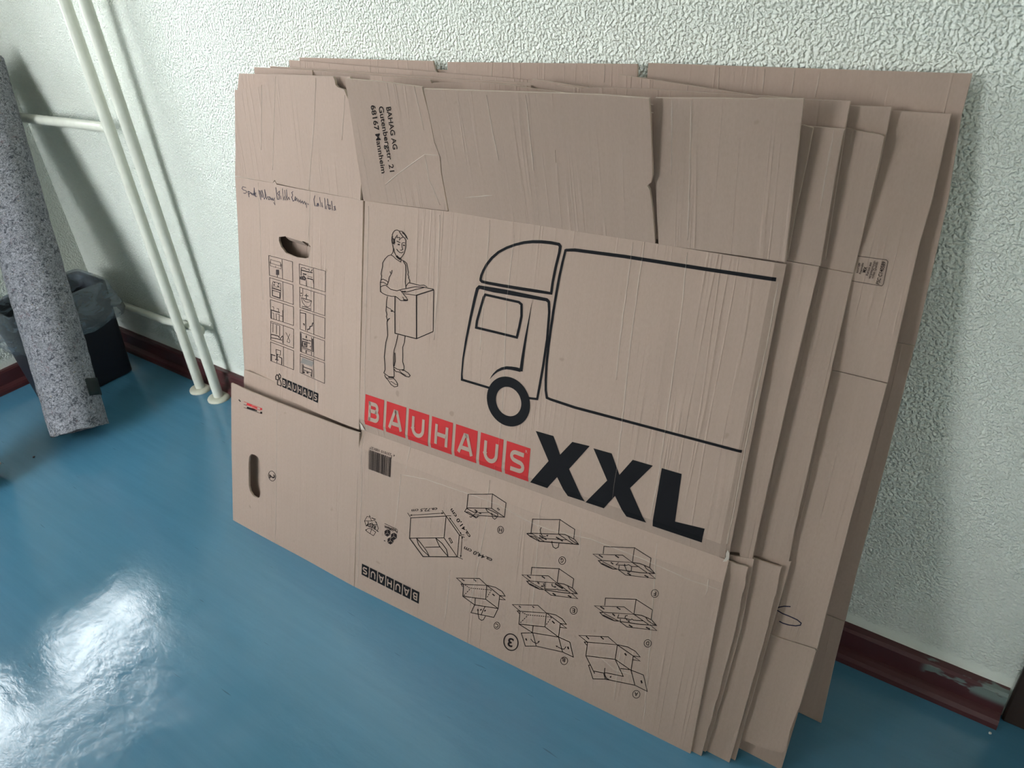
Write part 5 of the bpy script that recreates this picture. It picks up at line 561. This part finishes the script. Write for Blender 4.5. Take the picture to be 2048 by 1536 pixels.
class Frame:
    def __init__(s, d):
        s.O, s.D, s.U = Vector(d[0]), Vector(d[1]), Vector(d[2]); s.N = s.D.cross(s.U); s.vp, s.up = d[3], d[4]; s.amp = 0.0; s.seed = 0
    @staticmethod
    def interp(pr, t):
        if not pr: return 0.0
        if t <= pr[0][0]: return pr[0][1]
        for (a, x), (b, y) in zip(pr, pr[1:]):
            if t <= b: return x + (y - x) * (t - a) / (b - a)
        return pr[-1][1]
    def at(s, u, v, e=0.0):
        w = s.interp(s.vp, v) + s.interp(s.up, u)
        if s.amp: w += s.amp * noise.noise(Vector((u * 6 + s.seed, v * 5, s.seed)))
        return s.O + s.D * u + s.U * v + s.N * (w + e)
    def cuts(s, bm, u0, u1, v0, v1):
        us = [a for a, _ in s.up]; vs_ = [a for a, _ in s.vp]
        if s.amp:
            k = math.floor(u0 / 0.04)
            while k * 0.04 < u1: us.append(k * 0.04); k += 1
            k = math.floor(v0 / 0.04)
            while k * 0.04 < v1: vs_.append(k * 0.04); k += 1
        for lst, lo, hi, ax in ((us, u0, u1, 0), (vs_, v0, v1, 1)):
            for t in lst:
                if lo + 1e-5 < t < hi - 1e-5:
                    co = [0, 0, 0]; co[ax] = t; no = [0, 0, 0]; no[ax] = 1
                    bmesh.ops.bisect_plane(bm, geom=bm.verts[:] + bm.edges[:] + bm.faces[:], plane_co=co, plane_no=no, dist=1e-6)
F = {k: Frame(d) for k, d in FRAMES.items()}
for k, a in (('left', 0.0025), ('ltop', 0.002), ('flapA', 0.002), ('flapB', 0.0025), ('flapC', 0.002), ('b2m', 0.002), ('b3m', 0.002), ('b4m', 0.002), ('b4top', 0.002), ('b5t', 0.001), ('b5m', 0.002), ('lowleft', 0.0012)):
    F[k].amp = a; F[k].seed = sum(ord(ch) for ch in k) % 17
def lift(bm, fr, eps, uvs=True):
    if not bm.faces: return
    xs = [v.co.x for v in bm.verts]; ys_ = [v.co.y for v in bm.verts]
    fr.cuts(bm, min(xs), max(xs), min(ys_), max(ys_))
    bm.normal_update()
    flip = [f for f in bm.faces if f.normal.z < 0]
    if flip: bmesh.ops.reverse_faces(bm, faces=flip)
    if uvs:
        lay = bm.loops.layers.uv.new('UVMap')
        for f in bm.faces:
            for l in f.loops: l[lay].uv = (l.vert.co.x, l.vert.co.y)
    for v in bm.verts: v.co = fr.at(v.co.x, v.co.y, eps)
def fill(bm, loops):
    ed = []
    for L in loops:
        vv = [bm.verts.new((x, y, 0)) for x, y in L]
        for i in range(len(vv)): ed.append(bm.edges.new((vv[i], vv[(i+1) % len(vv)])))
    bmesh.ops.triangle_fill(bm, use_beauty=True, use_dissolve=False, edges=ed)
THICK = 0.004
def panel(name, key, parent, thick=THICK):
    d = PANELS[key]; bm = bmesh.new(); fill(bm, [d['o']] + d['h']); lift(bm, F[d['fr']], 0.0)
    o = obj(name, bm, [M_card, M_edge], parent)
    md = o.modifiers.new('board', 'SOLIDIFY'); md.thickness = thick; md.offset = -1; md.use_rim = True; md.material_offset_rim = 1
    if d['fr'] in CREASES and key in (d['fr'], 'b5tR', 'b5tM'):
        for q in CREASES[d['fr']]:
            cb = bmesh.new()
            pts = [(q[i]*1e-5, q[i+1]*1e-5) for i in range(0, len(q), 2)]
            if key == 'b5tR' and pts[0][0] < 0.46: continue
            if key == 'b5tM' and pts[0][0] > 0.46: continue
            ridge(cb, pts, F[d['fr']], key); obj('crease', cb, M_ridge, o)
    return o
def ridge(bm, pts, fr, key, w=0.0011, h=0.0005):
    fine = []
    for (a, b), (c, d) in zip(pts, pts[1:]):
        n = max(1, int(math.hypot(c-a, d-b) / 0.012))
        for k in range(n): fine.append((a+(c-a)*k/n, b+(d-b)*k/n))
    fine.append(pts[-1]); prev = None
    for i, (x, y) in enumerate(fine):
        a = fine[max(i-1, 0)]; b = fine[min(i+1, len(fine)-1)]; dx, dy = b[0]-a[0], b[1]-a[1]; l = math.hypot(dx, dy) or 1; nx, ny = -dy/l, dx/l
        jx = 0.0009 * noise.noise(Vector((x*70, y*70, 1))); x += nx*jx; y += ny*jx
        ww = w * (0.25 if i in (0, len(fine)-1) else 0.7 + 0.6*abs(noise.noise(Vector((x*40, y*40, 2)))))
        cur = [bm.verts.new(fr.at(x+nx*ww, y+ny*ww, 0.00005)), bm.verts.new(fr.at(x, y, h)), bm.verts.new(fr.at(x-nx*ww, y-ny*ww, 0.00005))]
        if prev:
            for k in range(2): bm.faces.new((prev[k], cur[k], cur[k+1], prev[k+1]))
        prev = cur
    bmesh.ops.recalc_face_normals(bm, faces=bm.faces)
EPS = 0.00045
def finish(name, bm, fr, m, parent, eps=EPS):
    lift(bm, fr, eps, False); return obj(name, bm, m, parent)
def ribbons(bm, key, sel=None):
    for i, (L, R, cl) in enumerate(RIBBONS[key]['s']):
        if sel and not sel(i): continue
        n = len(L)//2; lv = [bm.verts.new((L[2*k]*1e-5, L[2*k+1]*1e-5, 0)) for k in range(n)]; rv = [bm.verts.new((R[2*k]*1e-5, R[2*k+1]*1e-5, 0)) for k in range(n)]
        for k in range(n if cl else n-1):
            a, b = k, (k+1) % n
            try: bm.faces.new((lv[a], lv[b], rv[b], rv[a]))
            except ValueError: pass
def print_ribbons(name, key, m, parent, eps=EPS):
    bm = bmesh.new(); ribbons(bm, key); return finish(name, bm, F[RIBBONS[key]['fr']], m, parent, eps)
# block letters in a unit cell (drawn as strokes)
def arc(cx, cy, r, a0, a1, n=8, ry=None): return [(cx+r*math.cos(math.radians(a0+(a1-a0)*k/n)), cy+(ry or r)*math.sin(math.radians(a0+(a1-a0)*k/n))) for k in range(n+1)]
GLYPH = {
 'B': [[(0.27, 0.19), (0.27, 0.81)], [(0.20, 0.755), (0.52, 0.755)] + arc(0.54, 0.64, 0.135, 80, -90, 8, 0.115), [(0.27, 0.525), (0.56, 0.525)] + arc(0.57, 0.385, 0.155, 85, -90, 8, 0.14) + [(0.20, 0.245)]],
 'A': [[(0.20, 0.19), (0.46, 0.80)], [(0.54, 0.80), (0.80, 0.19)], [(0.44, 0.755), (0.56, 0.755)], [(0.32, 0.36), (0.68, 0.36)]],
 'U': [[(0.25, 0.81), (0.25, 0.46)] + arc(0.5, 0.46, 0.25, 180, 360, 12, 0.215) + [(0.75, 0.46), (0.75, 0.81)]],
 'H': [[(0.25, 0.19), (0.25, 0.81)], [(0.75, 0.19), (0.75, 0.81)], [(0.25, 0.51), (0.75, 0.51)]],
 'S': [[(0.76, 0.745), (0.45, 0.755)] + arc(0.42, 0.635, 0.165, 100, 262, 9, 0.12) + [(0.56, 0.495)] + arc(0.585, 0.37, 0.175, 85, -90, 9, 0.125) + [(0.24, 0.245)]]}
def stroke2d(bm, pts, w, fmap):
    n = len(pts); Lv, Rv = [], []
    for i, (x, y) in enumerate(pts):
        def nr(p, q):
            dx, dy = q[0]-p[0], q[1]-p[1]; l = math.hypot(dx, dy) or 1; return (-dy/l, dx/l)
        a = nr(pts[i-1], pts[i]) if i else None; b = nr(pts[i], pts[i+1]) if i < n-1 else None
        a = a or b; b = b or a; sx, sy = a[0]+b[0], a[1]+b[1]; l = math.hypot(sx, sy) or 1; k = min(1.6, 1/max(0.4, (sx*a[0]+sy*a[1])/l))
        nx, ny = sx/l*k*w/2, sy/l*k*w/2; Lv.append(bm.verts.new((*fmap(x+nx, y+ny), 0))); Rv.append(bm.verts.new((*fmap(x-nx, y-ny), 0)))
    for i in range(n-1):
        try: bm.faces.new((Lv[i], Lv[i+1], Rv[i+1], Rv[i]))
        except ValueError: pass
def block_logo(name, key, m, parent):
    d = LOGOS[key]; q = [c*1e-5 for c in d['q']]; TL, TR, BR, BL = [(q[2*i], q[2*i+1]) for i in range(4)]
    def bil(s, t): return tuple((BL[i]*(1-s)+BR[i]*s)*(1-t) + (TL[i]*(1-s)+TR[i]*s)*t for i in (0, 1))
    n = 7; gap = 0.14; tot = n + (n-1)*gap; fr = F[d['fr']]
    for i, ch in enumerate('BAUHAUS'):
        s0 = i*(1+gap)/tot; s1 = s0 + 1/tot; bm = bmesh.new(); bl = bmesh.new()
        bm.faces.new([bm.verts.new((*bil(s, t), 0)) for s, t in ((s0, 0), (s1, 0), (s1, 1), (s0, 1))])
        for st in GLYPH[ch]: stroke2d(bl, st, 0.125, lambda x, y: bil(s0 + (s1-s0)*x, y))
        lift(bm, fr, EPS, False); lift(bl, fr, EPS*2.2, False)
        tmp = bpy.data.meshes.new('letter'); bl.to_mesh(tmp); bl.free(); nf = len(bm.faces); bm.from_mesh(tmp); bpy.data.meshes.remove(tmp); bm.faces.ensure_lookup_table()
        for f in bm.faces[nf:]: f.material_index = 1
        obj(name, bm, [m, M_neg], parent)
# text from the built-in font laid into the panel
_dg = None
def text_mesh(s, off):
    cu = bpy.data.curves.new('print_text', 'FONT'); cu.body = s; cu.offset = off; cu.resolution_u = 3
    ob = bpy.data.objects.new('print_text', cu); C.objects.link(ob)
    bpy.context.view_layer.update(); dg = bpy.context.evaluated_depsgraph_get(); me = bpy.data.meshes.new_from_object(ob.evaluated_get(dg))
    bpy.data.objects.remove(ob); bpy.data.curves.remove(cu); return me
_h = text_mesh('H', 0.0); CAP = max(v.co.y for v in _h.vertices); bpy.data.meshes.remove(_h)
def text_print(name, rows, m, parent, eps=EPS):
    bm = bmesh.new(); fr = None
    for s, key, q, bold in rows:
        fr = F[key]; P0, P1, P2 = [(q[2*i]*1e-5, q[2*i+1]*1e-5) for i in range(3)]
        me = text_mesh(s, bold); xs = [v.co.x for v in me.vertices]; x0, x1 = min(xs), max(xs); base = len(bm.verts)
        vv = []
        for v in me.vertices:
            a = (v.co.x - x0)/(x1 - x0); b = v.co.y/CAP
            vv.append(bm.verts.new((P0[0]+(P1[0]-P0[0])*a+(P2[0]-P0[0])*b, P0[1]+(P1[1]-P0[1])*a+(P2[1]-P0[1])*b, 0)))
        for p in me.polygons:
            try: bm.faces.new([vv[i] for i in p.vertices])
            except ValueError: pass
        bpy.data.meshes.remove(me)
    return finish(name, bm, fr, m, parent, eps)

GROUP = 'flattened moving boxes leaning on the wall'
# ---- front box
b1 = tag(empty('flattened_moving_box', (0.16, -0.36, 0)), 'frontmost flattened cardboard box, printed with a truck, a man and huge XXL letters', 'cardboard box', GROUP)
side = panel('side_panel', 'main', b1); low = panel('bottom_flap', 'bflap', b1); end = panel('end_panel', 'left', b1); lowl = panel('bottom_flap', 'lowleft', b1)
panel('top_flap', 'ltop', b1); panel('inner_flap', 'ltopback', b1)
fa = panel('top_flap', 'flapA', b1); panel('top_flap', 'flapB', b1); panel('top_flap', 'flapC', b1); panel('inner_flap', 'b1bf', b1)
# rear layer of the folded box behind the printed one
bm = bmesh.new(); fill(bm, [[(0.02, 0.40), (0.715, 0.40), (0.715, 0.775), (0.02, 0.775)]]); lift(bm, F['plain'], -0.011)
o = obj('rear_panel', bm, [M_card, M_edge], b1); md = o.modifiers.new('board', 'SOLIDIFY'); md.thickness = 0.003; md.offset = -1; md.material_offset_rim = 1
bm = bmesh.new(); fill(bm, [[(0.012, 0.004), (0.395, 0.004), (0.395, 0.372), (0.02, 0.372)]]); lift(bm, F['lowleft'], -0.022)
o = obj('inner_flap', bm, [M_card, M_edge], b1); md = o.modifiers.new('board', 'SOLIDIFY'); md.thickness = 0.003; md.offset = -1; md.material_offset_rim = 1
# pushed-in tab of the hand hole
hl = PANELS['left']['h'][0]
def tabmesh():
    bm = bmesh.new(); fr = F['left']; a, b = hl[1], hl[2]; g = []
    for i in range(7):
        t = i/6; x = a[0]+(b[0]-a[0])*t; y = a[1]+(b[1]-a[1])*t
        g.append([bm.verts.new(fr.at(x, y+0.001, -0.001)), bm.verts.new(fr.at(x, y-0.006, -0.010)), bm.verts.new(fr.at(x, y-0.011, -0.024))])
    for p, q in zip(g, g[1:]):
        for k in range(2): bm.faces.new((p[k], p[k+1], q[k+1], q[k]))
    lay = bm.loops.layers.uv.new('UVMap'); bmesh.ops.recalc_face_normals(bm, faces=bm.faces); return bm
tb = obj('hand_hole_tab', tabmesh(), M_card, end); md = tb.modifiers.new('board', 'SOLIDIFY'); md.thickness = 0.003
print_ribbons('truck_print', 'truck', M_black, side)
bm = bmesh.new(); cx, cy, ro, c2x, c2y, ri = WHEEL; n = 56
A = [bm.verts.new((cx+ro*math.cos(2*math.pi*k/n), cy+ro*math.sin(2*math.pi*k/n), 0)) for k in range(n)]; B = [bm.verts.new((c2x+ri*math.cos(2*math.pi*k/n), c2y+ri*math.sin(2*math.pi*k/n), 0)) for k in range(n)]
for k in range(n): bm.faces.new((A[k], A[(k+1)%n], B[(k+1)%n], B[k]))
finish('truck_wheel_print', bm, F['main'], M_black, side, EPS*1.3)
print_ribbons('man_with_box_print', 'person', M_line, side)
for q in POLYS['xxl']['s']:
    bm = bmesh.new(); fill(bm, [[(q[i]*1e-5, q[i+1]*1e-5) for i in range(0, len(q), 2)]]); finish('size_letter', bm, F['main'], M_black, side)
block_logo('red_letter_block', 'red', M_red, side); block_logo('black_letter_block', 'blackL', M_black, end); block_logo('black_letter_block', 'blackB', M_black, low)
[print_ribbons('pictogram_print' if k != 'picto_10' else 'house_logo_print', k, M_picto if k != 'picto_10' else M_line, end) for k in RIBBONS if k.startswith('picto_') and k != 'picto_grey']; print_ribbons('pictogram_shade_print', 'picto_grey', M_grey, end, EPS*0.7); print_ribbons('handwritten_note', 'pen', M_pen, end)['kind'] = 'stuff'
print_ribbons('colour_bar_print', 'bars_black', M_line, lowl)['kind'] = 'stuff'; print_ribbons('red_bar_print', 'bars_red', M_red, lowl, EPS*1.4)['kind'] = 'stuff'
DIAGRAM = {'diag_dim': 'dimension_drawing_print', 'diag_rec': 'recycling_symbol_print', 'diag_mk': 'maker_logo_line_print', 'diag_3': 'step_circle_print', 'diag_rg': 'logo_dot_print'}
for k in RIBBONS:
    if k.startswith('diag_'): print_ribbons(DIAGRAM.get(k, 'folding_diagram_print'), k, M_line, low)
for q in POLYS['maker_logo']['s']:
    bm = bmesh.new(); fill(bm, [[(q[i]*1e-5, q[i+1]*1e-5) for i in range(0, len(q), 2)]]); finish('cube_logo_print', bm, F['bflap'], M_line, low)
for q in POLYS['maker_logo']['s']:
    bm = bmesh.new(); pt = [(q[i]*1e-5, q[i+1]*1e-5) for i in range(0, len(q), 2)]; c_ = (sum(p[0] for p in pt)/6, sum(p[1] for p in pt)/6)
    for k in (0, 2, 4): stroke2d(bm, [c_, pt[k]], 0.0006, lambda x, y: (x, y))
    finish('cube_logo_line', bm, F['bflap'], M_neg, low, EPS*2)
# barcode
q = [c*1e-5 for c in BARCODE['q']]; TL, TR, BR, BL = [(q[2*i], q[2*i+1]) for i in range(4)]; bm = bmesh.new(); r = rng(4); x = 0.0
def bil4(s, t): return tuple((BL[i]*(1-s)+BR[i]*s)*(1-t) + (TL[i]*(1-s)+TR[i]*s)*t for i in (0, 1))
while x < 0.985:
    w = r.choice((0.008, 0.008, 0.015, 0.022, 0.03)); t1 = 1.0 if (x < 0.02 or x > 0.95) else 0.90
    bm.faces.new([bm.verts.new((*bil4(s, t), 0)) for s, t in ((x, 0), (min(1, x+w), 0), (min(1, x+w), t1), (x, t1))]); x += w + r.choice((0.008, 0.008, 0.014, 0.02))
finish('barcode_print', bm, F['bflap'], M_line, low)['kind'] = 'stuff'
rows = {}
for t in TEXTS: rows.setdefault(t[1], []).append(t)
for r_ in rows['flapA']: text_print('address_line_print', [r_], M_line, fa)
small = [t for t in rows['bflap'] if t[0].startswith('ca.')]; rest = [t for t in rows['bflap'] if not t[0].startswith('ca.')]
for r_ in small: text_print('dimension_text_print', [r_], M_line, low)
for r_ in rest: text_print('diagram_letter_print' if len(r_[0]) == 1 else 'small_text_print', [r_], M_line, low)
text_print('step_number_print', rows['lowleft'], M_line, lowl); text_print('registered_mark_print', rows['main'], M_neg, side, EPS*2.6)
# white torn liner at the corner of the fold
def tear(fr, pts, eps, parent):
    bm = bmesh.new(); fill(bm, [pts]); lift(bm, fr, eps, False); o = obj('torn_liner', bm, M_torn, parent); md = o.modifiers.new('paper', 'SOLIDIFY'); md.thickness = 0.0008
tear(F['main'], [(0.719, 0.345), (0.7262, 0.347), (0.7262, 0.362), (0.7235, 0.367), (0.7215, 0.360), (0.722, 0.353)], 0.0032, side)
tear(F['main'], [(-0.0015, 0.3495), (0.008, 0.352), (0.004, 0.362), (-0.0015, 0.366)], 0.002, side)

# ---- boxes behind
b2 = tag(empty('flattened_moving_box', (0.2, -0.34, 0)), 'second flattened cardboard box, directly behind the printed one, lower flap torn off its fold', 'cardboard box', GROUP)
for nm, k in (('bottom_flap', 'b2low'), ('inner_flap', 'b2lowb'), ('side_panel', 'b2m'), ('top_flap', 'b2f'), ('top_flap', 'b2fL'), ('top_flap', 'b2fM'), ('top_flap', 'b2fR')): panel(nm, k, b2, 0.0035)
b3 = tag(empty('flattened_moving_box', (0.24, -0.32, 0)), 'third flattened cardboard box from the front, partly covering the framed stamp', 'cardboard box', GROUP)
for nm, k in (('bottom_flap', 'b3low'), ('inner_flap', 'b3lowb'), ('side_panel', 'b3m'), ('top_flap', 'b3f'), ('top_flap', 'b3fb'), ('top_flap', 'b3fL')): panel(nm, k, b3, 0.0035)
b4 = tag(empty('flattened_moving_box', (0.3, -0.28, 0)), 'fourth flattened cardboard box, with a small framed stamp and a pen-drawn S', 'cardboard box', GROUP)
tp = panel('top_flap', 'b4top', b4); sd = panel('side_panel', 'b4m', b4); panel('bottom_flap', 'b4low', b4, 0.0035); panel('inner_flap', 'b4lowb', b4, 0.0035)
print_ribbons('stamp_frame_print', 'stamp', M_line, tp); [text_print('stamp_text_print', [r_], M_line, tp) for r_ in rows['b4top']]; print_ribbons('pen_mark', 'smark', M_pen, sd)
b5 = tag(empty('flattened_moving_box', (0.3, -0.17, 0)), 'rearmost flattened cardboard box, reaching highest and resting against the pale wall', 'cardboard box', GROUP)
for nm, k in (('top_flap', 'b5tL'), ('top_flap', 'b5tM'), ('top_flap', 'b5tR'), ('inner_flap', 'b5tb'), ('side_panel', 'b5m'), ('bottom_flap', 'b5low')): panel(nm, k, b5, 0.0035)

# ------------------------------------------------------------------ crumbs on the floor
def crumb(x, y, r, m, lab, seed):
    bm = bmesh.new(); bmesh.ops.create_icosphere(bm, subdivisions=2, radius=r)
    for v in bm.verts: v.co *= 1 + 0.4*noise.noise(v.co/r*1.3 + Vector((seed, 0, 0))); v.co.z *= 0.6; 
    lo = min(v.co.z for v in bm.verts)
    for v in bm.verts: v.co += Vector((x, y, -lo))
    tag(obj('crumb', bm, m, None, True), lab, 'crumb')
crumb(1.107, -0.045, 0.0022, M_crumb, 'tiny white crumb on the floor near the right baseboard end', 1)
crumb(-1.1085, -0.5067, 0.0035, M_bin, 'tiny dark crumb on the floor left of the felt roll foot', 2)
